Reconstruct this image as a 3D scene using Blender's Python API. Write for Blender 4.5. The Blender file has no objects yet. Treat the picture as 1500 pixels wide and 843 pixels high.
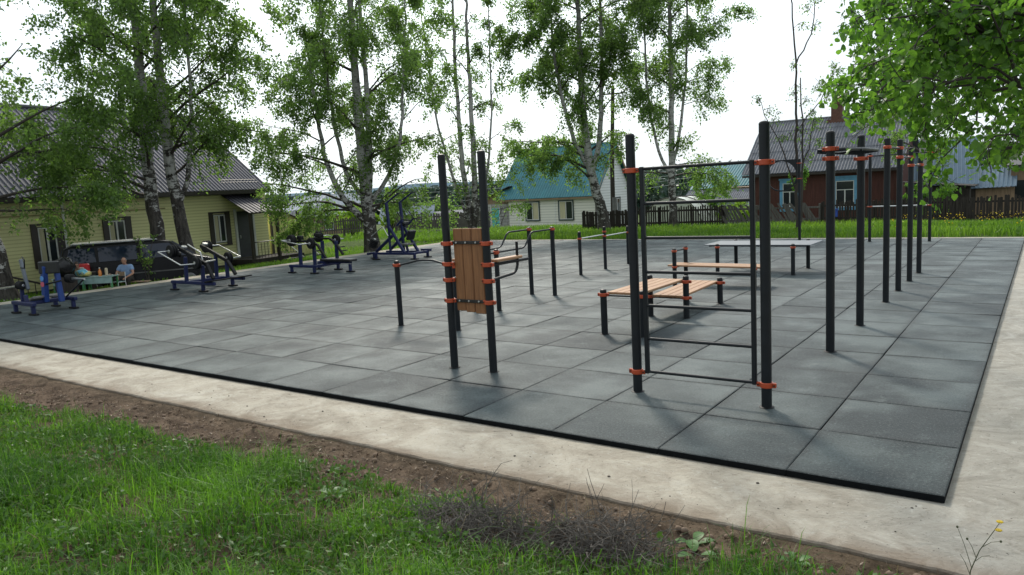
import bpy, math, random
import numpy as np
from mathutils import Vector, Matrix
random.seed(7)
scene = bpy.context.scene
COL = scene.collection
PI = math.pi
R = math.radians

# ------------------------------------------------------------------ helpers
class MB:
    """collects shapes, then links them as ONE mesh object"""
    def __init__(self):
        self.v = []; self.f = []
    def add(self, vs, fs):
        o = len(self.v)
        self.v += [tuple(p) for p in vs]
        self.f += [tuple(i + o for i in f) for f in fs]
        return self
    def box(self, c, s, rot=None):
        x, y, z = s[0] / 2, s[1] / 2, s[2] / 2
        vs = [Vector((a * x, b * y, d * z)) for a in (-1, 1) for b in (-1, 1) for d in (-1, 1)]
        if rot is not None:
            vs = [rot @ q for q in vs]
        c = Vector(c)
        return self.add([q + c for q in vs], [(0, 1, 3, 2), (4, 6, 7, 5), (0, 4, 5, 1), (2, 3, 7, 6), (0, 2, 6, 4), (1, 5, 7, 3)])
    def bb(self, a, b):                      # box from min to max corner
        return self.box([(a[i] + b[i]) / 2 for i in range(3)], [abs(b[i] - a[i]) for i in range(3)])
    def cbox(self, c, s, bev=.01, rot=None): # box with chamfered edges
        x, y, z = [q / 2 for q in s]
        b = min(bev, x * .49, y * .49, z * .49)
        vs = []; key = {}
        for sx in (-1, 1):
            for sy in (-1, 1):
                for sz in (-1, 1):
                    for ax in range(3):
                        q = [sx * x, sy * y, sz * z]
                        for k in range(3):
                            if k != ax: q[k] -= (sx, sy, sz)[k] * b
                        key[(sx, sy, sz, ax)] = len(vs); vs.append(Vector(q))
        fs = []
        def K(s_, ax): return key[(s_[0], s_[1], s_[2], ax)]
        for ax in range(3):
            o1, o2 = [(1, 2), (2, 0), (0, 1)][ax]
            for s in (-1, 1):
                ring = []
                for a, c_ in ((-1, -1), (1, -1), (1, 1), (-1, 1)):
                    t = [0, 0, 0]; t[ax] = s; t[o1] = a; t[o2] = c_
                    ring.append(K(t, ax))
                fs.append(tuple(ring) if s > 0 else tuple(reversed(ring)))
        for ax in range(3):
            o1, o2 = [(1, 2), (2, 0), (0, 1)][ax]
            for a in (-1, 1):
                for c_ in (-1, 1):
                    t0 = [0, 0, 0]; t0[ax] = -1; t0[o1] = a; t0[o2] = c_
                    t1 = list(t0); t1[ax] = 1
                    q = (K(t0, o1), K(t1, o1), K(t1, o2), K(t0, o2))
                    fs.append(q if a * c_ < 0 else tuple(reversed(q)))
        for sx in (-1, 1):
            for sy in (-1, 1):
                for sz in (-1, 1):
                    q = tuple(key[(sx, sy, sz, k)] for k in range(3))
                    fs.append(q if sx * sy * sz > 0 else tuple(reversed(q)))
        if rot is not None:
            vs = [rot @ q for q in vs]
        c = Vector(c)
        return self.add([q + c for q in vs], fs)
    def beam(self, p0, p1, w, h=None, bev=.008, up=(0, 0, 1), ext=0):
        p0 = Vector(p0); p1 = Vector(p1); d = (p1 - p0); L = d.length + 2 * ext; d.normalize()
        u = Vector(up)
        if abs(d.dot(u)) > .95: u = Vector((0, 1, 0))
        s = d.cross(u).normalized(); u = s.cross(d).normalized()
        m = Matrix((d, s, u)).transposed()
        return self.cbox((p0 + p1) / 2, (L, w, h or w), bev, m)
    def tube(self, pts, r, n=10, caps=True, closed=False):
        pts = [Vector(p) for p in pts]
        rs = r if isinstance(r, (list, tuple)) else [r] * len(pts)
        N = len(pts); rings = []; base = len(self.v)
        t0 = (pts[1] - pts[0]).normalized()
        u = Vector((0, 0, 1)) if abs(t0.z) < .9 else Vector((1, 0, 0))
        u = (u - t0 * u.dot(t0)).normalized()
        vs = []
        for i, p in enumerate(pts):
            if closed: t = (pts[(i + 1) % N] - pts[i - 1])
            else: t = pts[min(i + 1, N - 1)] - pts[max(i - 1, 0)]
            t = t.normalized() if t.length > 1e-9 else t0
            u = (u - t * u.dot(t)).normalized(); w = t.cross(u)
            for k in range(n):
                a = 2 * PI * k / n
                vs.append(p + (u * math.cos(a) + w * math.sin(a)) * rs[i])
        fs = []
        for i in range(N if closed else N - 1):
            for k in range(n):
                j = (i + 1) % N
                fs.append((i * n + k, i * n + (k + 1) % n, j * n + (k + 1) % n, j * n + k))
        if caps and not closed:
            fs.append(tuple(reversed(range(n)))); fs.append(tuple((N - 1) * n + k for k in range(n)))
        return self.add(vs, fs)
    def disc(self, c, axis, r, h, n=24, bev=.012):
        a = Vector(axis).normalized(); c = Vector(c)
        pr = [(r - bev, -h / 2), (r, -h / 2 + bev), (r, h / 2 - bev), (r - bev, h / 2)]
        return self.tube([c + a * z for _, z in pr], [q for q, _ in pr], n)
    def ell(self, c, r, n=14, m=8, rot=None):
        vs = []; fs = []
        c = Vector(c)
        for i in range(m + 1):
            th = PI * i / m
            for k in range(n):
                ph = 2 * PI * k / n
                q = Vector((r[0] * math.sin(th) * math.cos(ph), r[1] * math.sin(th) * math.sin(ph), r[2] * math.cos(th)))
                if rot is not None: q = rot @ q
                vs.append(q + c)
        for i in range(m):
            for k in range(n):
                fs.append((i * n + k, (i + 1) * n + k, (i + 1) * n + (k + 1) % n, i * n + (k + 1) % n))
        return self.add(vs, fs)
    def quad(self, a, b, c, d):
        return self.add([a, b, c, d], [(0, 1, 2, 3)])
    def prism(self, poly, ext):
        n = len(poly); e = Vector(ext)
        vs = [Vector(p) for p in poly] + [Vector(p) + e for p in poly]
        fs = [tuple(reversed(range(n))), tuple(range(n, 2 * n))] + [(i, (i + 1) % n, n + (i + 1) % n, n + i) for i in range(n)]
        return self.add(vs, fs)
    def xf(self, M):
        self.v = [tuple(M @ Vector(p)) for p in self.v]; return self
    def build(self, name, mat, parent=None, label=None, smooth=35, world=True):
        me = bpy.data.meshes.new(name)
        vs = self.v
        if parent is not None and world:
            root = parent
            while root.parent: root = root.parent
            L = Vector(root.location)
            M = Matrix.Rotation(-root.rotation_euler.z, 4, 'Z') @ Matrix.Translation(-L)
            vs = [tuple(M @ Vector(p)) for p in vs]
        me.from_pydata(vs, [], self.f)
        me.update()
        if smooth:
            me.polygons.foreach_set('use_smooth', [True] * len(me.polygons))
            me.set_sharp_from_angle(angle=R(smooth))
        if mat: me.materials.append(mat)
        o = bpy.data.objects.new(name, me); COL.objects.link(o)
        if parent is not None: o.parent = parent
        if label: o['label'] = label
        return o

def np_mesh(name, V, F, mat, attr=None, parent=None, smooth=False):
    """numpy mesh: V (n,3), F (m,k) all faces the same size"""
    me = bpy.data.meshes.new(name)
    V = np.asarray(V, np.float32); F = np.asarray(F, np.int32)
    me.vertices.add(len(V)); me.vertices.foreach_set('co', V.ravel())
    k = F.shape[1]
    me.loops.add(F.size); me.loops.foreach_set('vertex_index', F.ravel())
    me.polygons.add(len(F))
    me.polygons.foreach_set('loop_start', np.arange(0, F.size, k, dtype=np.int32))
    me.polygons.foreach_set('use_smooth', np.full(len(F), bool(smooth)))
    me.update(calc_edges=True)
    if attr is not None:
        a = me.attributes.new('rnd', 'FLOAT', 'POINT'); a.data.foreach_set('value', np.asarray(attr, np.float32))
    if mat: me.materials.append(mat)
    o = bpy.data.objects.new(name, me); COL.objects.link(o)
    if parent is not None: o.parent = parent
    return o

def thing(name, label, cat, loc=(0, 0, 0), rotz=0, group=None):
    o = bpy.data.objects.new(name, None); COL.objects.link(o)
    o.empty_display_size = .2
    o.location = loc; o.rotation_euler = (0, 0, rotz)
    o['label'] = label; o['category'] = cat
    if group: o['group'] = group
    return o
def tag(o, label, cat, group=None, kind=None):
    o['label'] = label; o['category'] = cat
    if group: o['group'] = group
    if kind: o['kind'] = kind
    return o
def structure(o):
    o['kind'] = 'structure'; return o

# ------------------------------------------------------------------ materials
MATS = {}
class NT:
    def __init__(self, name):
        self.m = bpy.data.materials.new(name); self.m.use_nodes = True
        self.t = self.m.node_tree; self.b = self.t.nodes['Principled BSDF']; self.out = self.t.nodes['Material Output']
    def n(self, typ, **kw):
        o = self.t.nodes.new(typ)
        for k, v in kw.items(): setattr(o, k, v)
        return o
    def l(self, a, b): self.t.links.new(a, b)
    def coord(self, scale=(1, 1, 1), which='Object'):
        tc = self.n('ShaderNodeTexCoord'); mp = self.n('ShaderNodeMapping'); mp.inputs['Scale'].default_value = scale
        self.l(tc.outputs[which], mp.inputs[0]); return mp.outputs[0]
    def noise(self, vec, scale, detail=4, rough=.55):
        x = self.n('ShaderNodeTexNoise'); x.inputs['Scale'].default_value = scale; x.inputs['Detail'].default_value = detail
        x.inputs['Roughness'].default_value = rough
        if vec is not None: self.l(vec, x.inputs['Vector'])
        return x.outputs['Fac']
    def ramp(self, fac, stops):
        x = self.n('ShaderNodeValToRGB'); e = x.color_ramp.elements
        while len(e) < len(stops): e.new(.5)
        for i, (p, c) in enumerate(stops):
            e[i].position = p; e[i].color = (*c, 1) if len(c) == 3 else c
        self.l(fac, x.inputs[0]); return x.outputs[0]
    def mix(self, fac, a, b, mode='MIX'):
        x = self.n('ShaderNodeMix', data_type='RGBA', blend_type=mode)
        for s, q in ((x.inputs[0], fac), (x.inputs[6], a), (x.inputs[7], b)):
            if hasattr(q, 'links'): self.l(q, s)
            elif isinstance(q, (int, float)): s.default_value = q
            else: s.default_value = (*q, 1)
        return x.outputs[2]
    def math(self, op, a, b=0., c=None, clamp=False):
        x = self.n('ShaderNodeMath', operation=op); x.use_clamp = clamp
        for s, q in zip(x.inputs, (a, b, c)):
            if q is None: continue
            if hasattr(q, 'links'): self.l(q, s)
            else: s.default_value = q
        return x.outputs[0]
    def smooth(self, val, lo, hi):
        x = self.n('ShaderNodeMapRange', interpolation_type='SMOOTHSTEP')
        self.l(val, x.inputs[0]); x.inputs[1].default_value = lo; x.inputs[2].default_value = hi
        return x.outputs[0]
    def attr(self, name='rnd'):
        x = self.n('ShaderNodeAttribute'); x.attribute_name = name; return x.outputs['Fac']
    def bump(self, h, strength=.3, dist=.02):
        x = self.n('ShaderNodeBump'); x.inputs['Strength'].default_value = strength; x.inputs['Distance'].default_value = dist
        self.l(h, x.inputs['Height']); self.l(x.outputs[0], self.b.inputs['Normal'])
    def col(self, c):
        if hasattr(c, 'links'): self.l(c, self.b.inputs['Base Color'])
        else: self.b.inputs['Base Color'].default_value = (*c, 1)
    def set(self, rough=.6, metal=0, spec=.5):
        self.b.inputs['Roughness'].default_value = rough; self.b.inputs['Metallic'].default_value = metal
        self.b.inputs['Specular IOR Level'].default_value = spec
        return self.m

def worn(name, c, rough=.5, metal=0, var=.25, scale=6, spec=.5, bump=0, dirt=None, stretch=(1, 1, 1)):
    t = NT(name); v = t.coord(stretch)
    n1 = t.noise(v, scale, 6, .6); n2 = t.noise(v, scale * 7, 3, .6)
    d = tuple(q * (1 - var) for q in c); u = tuple(min(1, q * (1 + var)) for q in c)
    k = t.ramp(n1, [(.3, d), (.7, u)])
    k = t.mix(t.math('MULTIPLY', n2, .25), k, dirt or tuple(q * .6 for q in c))
    t.col(k)
    r = t.math('MULTIPLY_ADD', n1, .25, rough - .12); t.l(r, t.b.inputs['Roughness'])
    if bump: t.bump(n2, bump, .01)
    m = t.set(rough, metal, spec)
    return m

def leafmat(name, dark, light, trans, tmix=.5, spec=.3):
    t = NT(name); a = t.attr()
    c = t.ramp(a, [(0., dark), (1., light)])
    t.col(c); t.set(.45, 0, spec)
    tr = t.n('ShaderNodeBsdfTranslucent')
    t.l(t.mix(1., c, trans, 'MULTIPLY'), tr.inputs[0])
    mx = t.n('ShaderNodeMixShader'); mx.inputs[0].default_value = tmix
    t.l(t.b.outputs[0], mx.inputs[1]); t.l(tr.outputs[0], mx.inputs[2]); t.l(mx.outputs[0], t.out.inputs[0])
    return t.m

def wood(name, c, d, scale=3, along=2, rough=.55):
    t = NT(name); s = [14, 14, 14]; s[along] = .9
    v = t.coord(tuple(s)); n1 = t.noise(v, scale, 6, .65); n2 = t.noise(t.coord((1, 1, 1)), 2.3, 3)
    k = t.ramp(n1, [(.32, d), (.62, c)])
    k = t.mix(t.math('MULTIPLY', n2, .5), k, d)
    t.col(k); t.bump(n1, .25, .004)
    return t.set(rough, 0, .4)

M_post = worn('charcoal_powder_coat', (.011, .0135, .0165), .45, 0, .2, 9, .28, .05)
M_cap = worn('black_plastic_cap', (.010, .011, .012), .5, 0, .2, 9, .25)
M_clamp = worn('orange_clamp_paint', (.42, .062, .018), .42, 0, .2, 14)
M_bolt = worn('dark_steel_bolt', (.05, .05, .05), .4, .8, .2, 20)
M_wood = wood('oiled_orange_pine', (.30, .14, .055), (.165, .07, .027), 3, 2)
M_wood_x = wood('bench_slat_pine_along_x', (.40, .235, .12), (.30, .145, .075), 3, 0)
M_wood_y = wood('bench_slat_pine_along_y', (.40, .235, .12), (.30, .145, .075), 3, 1)
M_tabletop = worn('pale_table_laminate', (.14, .155, .175), .6, 0, .1, 3)
M_blue = worn('navy_blue_enamel', (.014, .020, .075), .4, 0, .25, 8, .3)
M_blue2 = worn('bright_blue_enamel', (.022, .055, .22), .4, 0, .2, 8, .3)
M_black = worn('matt_black_rubber', (.011, .011, .012), .6, 0, .3, 12, .22)
M_vinyl = worn('black_vinyl', (.014, .014, .016), .35, 0, .2, 8)
M_greyvinyl = worn('dusty_grey_vinyl', (.13, .125, .12), .5, 0, .2, 6)
M_steel = worn('bright_bare_steel', (.55, .55, .54), .3, .85, .15, 15)
M_white = worn('white_paint', (.62, .62, .60), .5, 0, .1, 5)

# rubber tile paving
def m_tiles():
    t = NT('rubber_tile'); v = t.coord(); a = t.attr()
    # sun sheen painted as colour blotches; the lookup jumps from tile to tile
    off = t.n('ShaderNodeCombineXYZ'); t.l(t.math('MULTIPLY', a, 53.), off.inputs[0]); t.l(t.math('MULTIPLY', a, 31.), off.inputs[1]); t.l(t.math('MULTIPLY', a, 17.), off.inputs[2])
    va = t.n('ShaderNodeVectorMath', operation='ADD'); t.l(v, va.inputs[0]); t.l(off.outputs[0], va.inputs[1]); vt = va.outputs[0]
    sheen_tint = t.noise(vt, 1.0, 3, .55); blot = t.noise(vt, 3.2, 7, .72)
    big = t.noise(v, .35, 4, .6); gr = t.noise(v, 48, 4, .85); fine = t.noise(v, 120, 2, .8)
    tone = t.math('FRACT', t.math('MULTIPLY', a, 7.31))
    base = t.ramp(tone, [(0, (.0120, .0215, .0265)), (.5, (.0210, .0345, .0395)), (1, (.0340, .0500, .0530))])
    k = t.mix(t.math('MULTIPLY', t.smooth(sheen_tint, .42, .70), .85), base, (.080, .106, .107))
    k = t.mix(t.math('MULTIPLY', t.smooth(sheen_tint, .46, .28), .7), k, (.0095, .0175, .0225))
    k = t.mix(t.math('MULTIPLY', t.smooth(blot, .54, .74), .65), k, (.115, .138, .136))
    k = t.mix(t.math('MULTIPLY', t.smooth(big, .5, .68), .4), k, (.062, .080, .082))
    sep = t.n('ShaderNodeSeparateXYZ'); t.l(v, sep.inputs[0])
    ex = t.math('PINGPONG', sep.outputs[0], .5); ey = t.math('PINGPONG', sep.outputs[1], .5)
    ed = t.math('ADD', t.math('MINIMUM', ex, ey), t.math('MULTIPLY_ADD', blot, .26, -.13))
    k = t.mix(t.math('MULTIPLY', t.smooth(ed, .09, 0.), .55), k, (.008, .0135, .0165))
    k = t.mix(t.math('MULTIPLY', t.smooth(gr, .53, .68), .65), k, (.15, .172, .175))
    k = t.mix(t.math('MULTIPLY', t.smooth(gr, .47, .34), .8), k, (.004, .006, .008))
    k = t.mix(t.math('MULTIPLY', t.smooth(fine, .60, .72), .4), k, (.17, .19, .195))
    t.col(k)
    t.bump(t.math('ADD', t.math('MULTIPLY', gr, .9), t.math('MULTIPLY', blot, 1.6)), 1., .012)
    t.l(t.math('MULTIPLY_ADD', sheen_tint, -.4, .80), t.b.inputs['Roughness'])
    return t.set(.6, 0, .33)
def m_concrete():
    t = NT('site_concrete'); v = t.coord()
    def dn(scale, detail, rough, dist, sc=(1, 1, 1)):
        x = t.n('ShaderNodeTexNoise'); x.inputs['Scale'].default_value = scale; x.inputs['Detail'].default_value = detail
        x.inputs['Roughness'].default_value = rough; x.inputs['Distortion'].default_value = dist; t.l(t.coord(sc), x.inputs['Vector']); return x.outputs['Fac']
    big = dn(.5, 5, .6, .4); mid = dn(2.2, 9, .68, .8); sw = dn(1.3, 9, .66, .9, (1.2, 1.7, 1)); sp = dn(13, 7, .78, .3); fine = dn(60, 4, .75, 0)
    sep = t.n('ShaderNodeSeparateXYZ'); t.l(v, sep.inputs[0])
    k = t.ramp(mid, [(.3, (.26, .225, .178)), (.5, (.395, .353, .288)), (.7, (.49, .45, .375))])
    grey = t.math('MULTIPLY', t.smooth(t.math('ADD', sep.outputs[0], t.math('MULTIPLY', big, 1.6)), -.4, 1.2), .8)
    k = t.mix(grey, k, t.ramp(mid, [(.3, (.23, .215, .185)), (.55, (.36, .345, .31)), (.72, (.45, .435, .40))]))
    k = t.mix(t.math('MULTIPLY', t.smooth(sw, .53, .68), .42), k, (.235, .20, .155))
    k = t.mix(t.math('MULTIPLY', t.smooth(sw, .46, .34), .3), k, (.52, .495, .44))
    k = t.mix(t.math('MULTIPLY', t.smooth(sp, .55, .70), .6), k, (.17, .145, .115))
    k = t.mix(t.math('MULTIPLY', t.smooth(sp, .44, .33), .5), k, (.54, .52, .47))
    edge = t.math('ADD', sep.outputs[1], t.math('MULTIPLY', mid, .45))
    k = t.mix(t.math('MULTIPLY', t.smooth(edge, -.45, -.78), .7), k, (.17, .12, .082))
    k = t.mix(t.smooth(dn(34, 4, .7, .2), .645, .70), k, (.07, .055, .042))
    k = t.mix(t.smooth(fine, .66, .8), k, (.14, .12, .10))
    t.col(k); t.bump(t.math('ADD', t.math('MULTIPLY', sw, 1.2), t.math('ADD', sp, t.math('MULTIPLY', mid, 1.2))), .8, .03)
    return t.set(.88, 0, .2)
def m_ground():
    t = NT('earth_and_turf'); v = t.coord()
    sep = t.n('ShaderNodeSeparateXYZ'); t.l(v, sep.inputs[0])
    a = t.noise(v, 5, 8, .7); b = t.noise(v, 34, 6, .75); c = t.noise(v, .8, 4)
    soil = t.ramp(a, [(.3, (.034, .023, .016)), (.5, (.10, .070, .050)), (.7, (.19, .135, .097))])
    soil = t.mix(t.smooth(b, .56, .7), soil, (.20, .155, .12))
    soil = t.mix(t.smooth(b, .44, .34), soil, (.018, .011, .008))
    turf = t.ramp(a, [(.3, (.03, .05, .012)), (.7, (.085, .13, .03))])
    turf = t.mix(t.smooth(c, .5, .7), turf, (.10, .11, .04))
    far = t.smooth(sep.outputs[1], 2., -1.5)
    nearleft = t.smooth(sep.outputs[0], -14, -12.5)
    k = t.mix(t.math('MULTIPLY', far, nearleft), turf, soil)
    t.col(k); t.bump(t.math('ADD', a, b), .9, .03)
    return t.set(.95, 0, .1)
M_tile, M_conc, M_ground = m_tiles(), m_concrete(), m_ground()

def m_bark(name='birch_bark', top=2.4):
    t = NT(name); v = t.coord((1, 1, 4.5)); v2 = t.coord((1, 1, .6))
    sep = t.n('ShaderNodeSeparateXYZ'); t.l(t.coord(), sep.inputs[0])
    marks = t.noise(v, 3.2, 6, .75); patch = t.noise(v2, 2.4, 6, .7); rug = t.noise(t.coord((1, 1, .25)), 11, 5, .7)
    k = t.ramp(patch, [(.3, (.27, .265, .25)), (.7, (.50, .49, .47))])
    k = t.mix(t.smooth(marks, .545, .60), k, (.025, .022, .02))
    low = t.smooth(t.math('ADD', sep.outputs[2], t.math('MULTIPLY_ADD', t.noise(t.coord((1, 1, 1.6)), 3.4, 6, .75), 14, -7.0)), top, top - .9)
    k = t.mix(low, k, t.ramp(rug, [(.35, (.018, .016, .014)), (.7, (.095, .085, .075))]))
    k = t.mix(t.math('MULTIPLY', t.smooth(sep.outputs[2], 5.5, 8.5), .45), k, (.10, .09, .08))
    t.col(k); t.bump(t.math('ADD', marks, rug), .8, .03)
    return t.set(.8, 0, .2)
M_bark = m_bark(); M_bark_dark = m_bark('dark_birch_bark', 3.7)
M_twig = worn('dark_twig_bark', (.038, .030, .025), .8, 0, .3, 4)
M_drybrush = worn('dry_grey_twigs', (.098, .084, .072), .8, 0, .5, 3)
M_leaf = leafmat('birch_leaf', (.056, .096, .036), (.150, .235, .074), (1.9, 2.05, 1.05), .62, .4)
M_leaf_l = leafmat('fresh_leaf', (.045, .11, .025), (.145, .27, .05), (1.55, 1.7, .75), .55)
M_leaf_b = leafmat('bright_shrub_leaf', (.14, .25, .03), (.27, .42, .06), (1.4, 1.4, .6), .5)
M_grass = leafmat('grass_blade', (.027, .082, .014), (.125, .26, .038), (1.6, 1.7, .65), .5, .18)
M_grass_far = leafmat('meadow_grass', (.060, .135, .022), (.165, .275, .05), (1.45, 1.5, .65), .5, .15)
M_weed = leafmat('weed_leaf', (.04, .10, .02), (.11, .20, .05), (1.1, 1.2, .6), .35)
M_bigleaf = leafmat('broad_leaf', (.05, .125, .03), (.10, .21, .06), (1.2, 1.2, .6), .35, .2)
M_forest = leafmat('far_forest', (.028, .056, .044), (.066, .104, .070), (1, 1, .8), .2)  # bluish green paints the aerial haze into the trees
M_yellow = leafmat('yellow_petal', (.55, .38, .02), (.75, .55, .04), (1, 1, .4), .3)
M_haze = worn('distant_ridge', (.25, .34, .40), .95, 0, .08, .004, 0)  # distance haze is painted in as blue-grey

# ------------------------------------------------------------------ camera, light, sky
f_, cx, cy, cz = 1102.9478, .48142345, -5.35262584, 2.11806619
r_ = Vector((.81625721, .57523356, -.05320265)); u_ = Vector((-.0319568, .13691682, .99006694)); w_ = Vector((-.57680407, .80644909, -.13014197))
cam = bpy.data.cameras.new('camera'); co = bpy.data.objects.new('camera', cam); COL.objects.link(co)
co.matrix_world = Matrix(((r_.x, u_.x, -w_.x, cx), (r_.y, u_.y, -w_.y, cy), (r_.z, u_.z, -w_.z, cz), (0, 0, 0, 1)))
cam.sensor_width = 36; cam.lens = 36 * f_ / 1500; cam.clip_end = 9000; cam.clip_start = .05
scene.camera = co

SUN_H, SUN_E = -41, 40       # heading from +y towards +x, elevation
sd = Vector((math.sin(R(SUN_H)) * math.cos(R(SUN_E)), math.cos(R(SUN_H)) * math.cos(R(SUN_E)), math.sin(R(SUN_E))))
sun = bpy.data.lights.new('sun', 'SUN'); sun.energy = 2.9; sun.angle = R(8); sun.color = (1, .925, .80)
so = bpy.data.objects.new('sun', sun); COL.objects.link(so); so.rotation_euler = (-sd).to_track_quat('-Z', 'Y').to_euler()
world = bpy.data.worlds.new('World'); scene.world = world; world.use_nodes = True
wt = world.node_tree; bg = wt.nodes['Background']
sky = wt.nodes.new('ShaderNodeTexSky'); sky.sky_type = 'NISHITA'; sky.sun_disc = False
sky.sun_elevation = R(SUN_E); sky.sun_rotation = R(SUN_H); sky.dust_density = 3; sky.air_density = 1
tc = wt.nodes.new('ShaderNodeTexCoord'); mp = wt.nodes.new('ShaderNodeMapping'); mp.inputs['Scale'].default_value = (1, 1, 2.5)
ns = wt.nodes.new('ShaderNodeTexNoise'); ns.inputs['Scale'].default_value = 1.6; ns.inputs['Detail'].default_value = 5
mr = wt.nodes.new('ShaderNodeMapRange'); mr.inputs[1].default_value = .3; mr.inputs[2].default_value = .75; mr.inputs[3].default_value = .80; mr.inputs[4].default_value = 1
mx = wt.nodes.new('ShaderNodeMix'); mx.data_type = 'RGBA'; mx.inputs[7].default_value = (9.5, 10.5, 11.1, 1)
wt.links.new(tc.outputs['Generated'], mp.inputs[0]); wt.links.new(mp.outputs[0], ns.inputs['Vector'])
wt.links.new(ns.outputs['Fac'], mr.inputs[0]); wt.links.new(mr.outputs[0], mx.inputs[0])
wt.links.new(sky.outputs[0], mx.inputs[6]); bg.inputs[1].default_value = .1
# veiled sun: the overcast is brightest on the sun's side and dimmer behind the viewer
dt = wt.nodes.new('ShaderNodeVectorMath'); dt.operation = 'DOT_PRODUCT'; dt.inputs[1].default_value = tuple(sd)
wt.links.new(tc.outputs['Generated'], dt.inputs[0])
m2 = wt.nodes.new('ShaderNodeMapRange'); m2.interpolation_type = 'SMOOTHSTEP'
for k_, v_ in zip((1, 2, 3, 4), (-.8, .55, .82, 1.10)): m2.inputs[k_].default_value = v_
wt.links.new(dt.outputs['Value'], m2.inputs[0])
sc_ = wt.nodes.new('ShaderNodeVectorMath'); sc_.operation = 'SCALE'
m3 = wt.nodes.new('ShaderNodeMapRange'); m3.interpolation_type = 'SMOOTHSTEP'      # hazy glow around the veiled sun
for k_, v_ in zip((1, 2, 3, 4), (.72, 1., 0., 1.1)): m3.inputs[k_].default_value = v_
wt.links.new(dt.outputs['Value'], m3.inputs[0])
ad = wt.nodes.new('ShaderNodeMath'); ad.operation = 'ADD'
wt.links.new(m2.outputs[0], ad.inputs[0]); wt.links.new(m3.outputs[0], ad.inputs[1])
wt.links.new(mx.outputs[2], sc_.inputs[0]); wt.links.new(ad.outputs[0], sc_.inputs['Scale']); wt.links.new(sc_.outputs[0], bg.inputs[0])

scene.view_settings.view_transform = 'Standard'; scene.view_settings.look = 'None'
scene.view_settings.exposure = 0; scene.view_settings.gamma = 1
cy_ = scene.cycles
cy_.max_bounces = 7; cy_.diffuse_bounces = 3; cy_.glossy_bounces = 3; cy_.transmission_bounces = 4; cy_.transparent_max_bounces = 4
try:
    cy_.use_denoising = True; cy_.denoiser = 'OPENIMAGEDENOISE'; cy_.denoising_input_passes = 'RGB_ALBEDO_NORMAL'; cy_.denoising_prefilter = 'ACCURATE'
except Exception: pass

# ------------------------------------------------------------------ ground
def vnoise(x, y, s, seed=0):
    """cheap smooth value noise"""
    x = np.asarray(x) * s + 100; y = np.asarray(y) * s + 100
    xi = np.floor(x).astype(np.int64); yi = np.floor(y).astype(np.int64); fx = x - xi; fy = y - yi
    fx = fx * fx * (3 - 2 * fx); fy = fy * fy * (3 - 2 * fy)
    def h(a, b):
        q = (a * 374761393 + b * 668265263 + seed * 69069) & 0xffffffff
        q = ((q ^ (q >> 13)) * 1274126177) & 0xffffffff
        return ((q ^ (q >> 16)) & 0xffff) / 65535.
    return (h(xi, yi) * (1 - fx) + h(xi + 1, yi) * fx) * (1 - fy) + (h(xi, yi + 1) * (1 - fx) + h(xi + 1, yi + 1) * fx) * fy

def gz(x, y):
    x = np.asarray(x, float); y = np.asarray(y, float)
    s = np.maximum(np.maximum(0, y - 20.9), (-21.1 - x) * .8)
    z = np.interp(s, [0, 3, 7, 12, 19, 23, 40, 70, 130, 240, 400, 630, 900, 1500], [-.08, -.11, -.2, -.42, -1, -1.4, -1.6, -3, -7, -11, -6, 2.5, 1, -20])
    z = np.minimum(z, np.where((y < 20.9) & (x < -21.1), np.interp(-21.1 - x, [0, .3, 1, 3, 6], [-.08, -.20, -.27, -.36, -.45]), 9))
    fr = np.interp(y, [-30, -8, -5.5, -4, -3, -2.2, -1.6, -1.2, -.95], [.5, .5, .40, .25, .13, .03, -.045, -.07, -.074])
    front = (y < -.94)
    z = np.where(front, fr, z)
    clod = (vnoise(x, y, 3, 1) - .5) * .07 + (vnoise(x, y, 9, 2) - .5) * .05 + (vnoise(x, y, 22, 3) - .5) * .03
    z = z + np.where(front, clod * np.clip((-.96 - y) / .15, 0, 1), 0)
    inside = (x > -21.05) & (x < 3.0) & (y > -.9) & (y < 20.85)
    return np.where(inside, -.3, z)
xs = np.concatenate([np.linspace(-1500, -160, 18)[:-1], np.linspace(-160, -26, 40)[:-1], np.linspace(-26, -14, 30)[:-1], np.arange(-14, 2.2, .045), np.linspace(2.3, 12, 14), np.linspace(14, 400, 20)])
ys = np.concatenate([[-60, -30, -15, -9, -7], np.linspace(-6, -5, 8)[:-1], np.arange(-5, -.85, .045), np.linspace(-.7, 20.7, 22), np.linspace(20.86, 48, 55)[1:], np.linspace(50, 160, 30), np.linspace(180, 1500, 30)])
gx, gy = np.meshgrid(xs, ys)
V = np.stack([gx, gy, gz(gx, gy)], -1).reshape(-1, 3)
nx, ny = len(xs), len(ys)
ii = (np.arange(ny - 1)[:, None] * nx + np.arange(nx - 1)[None]).ravel()
structure(np_mesh('ground', V, np.stack([ii, ii + 1, ii + nx + 1, ii + nx], -1), M_ground, smooth=True))

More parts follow.
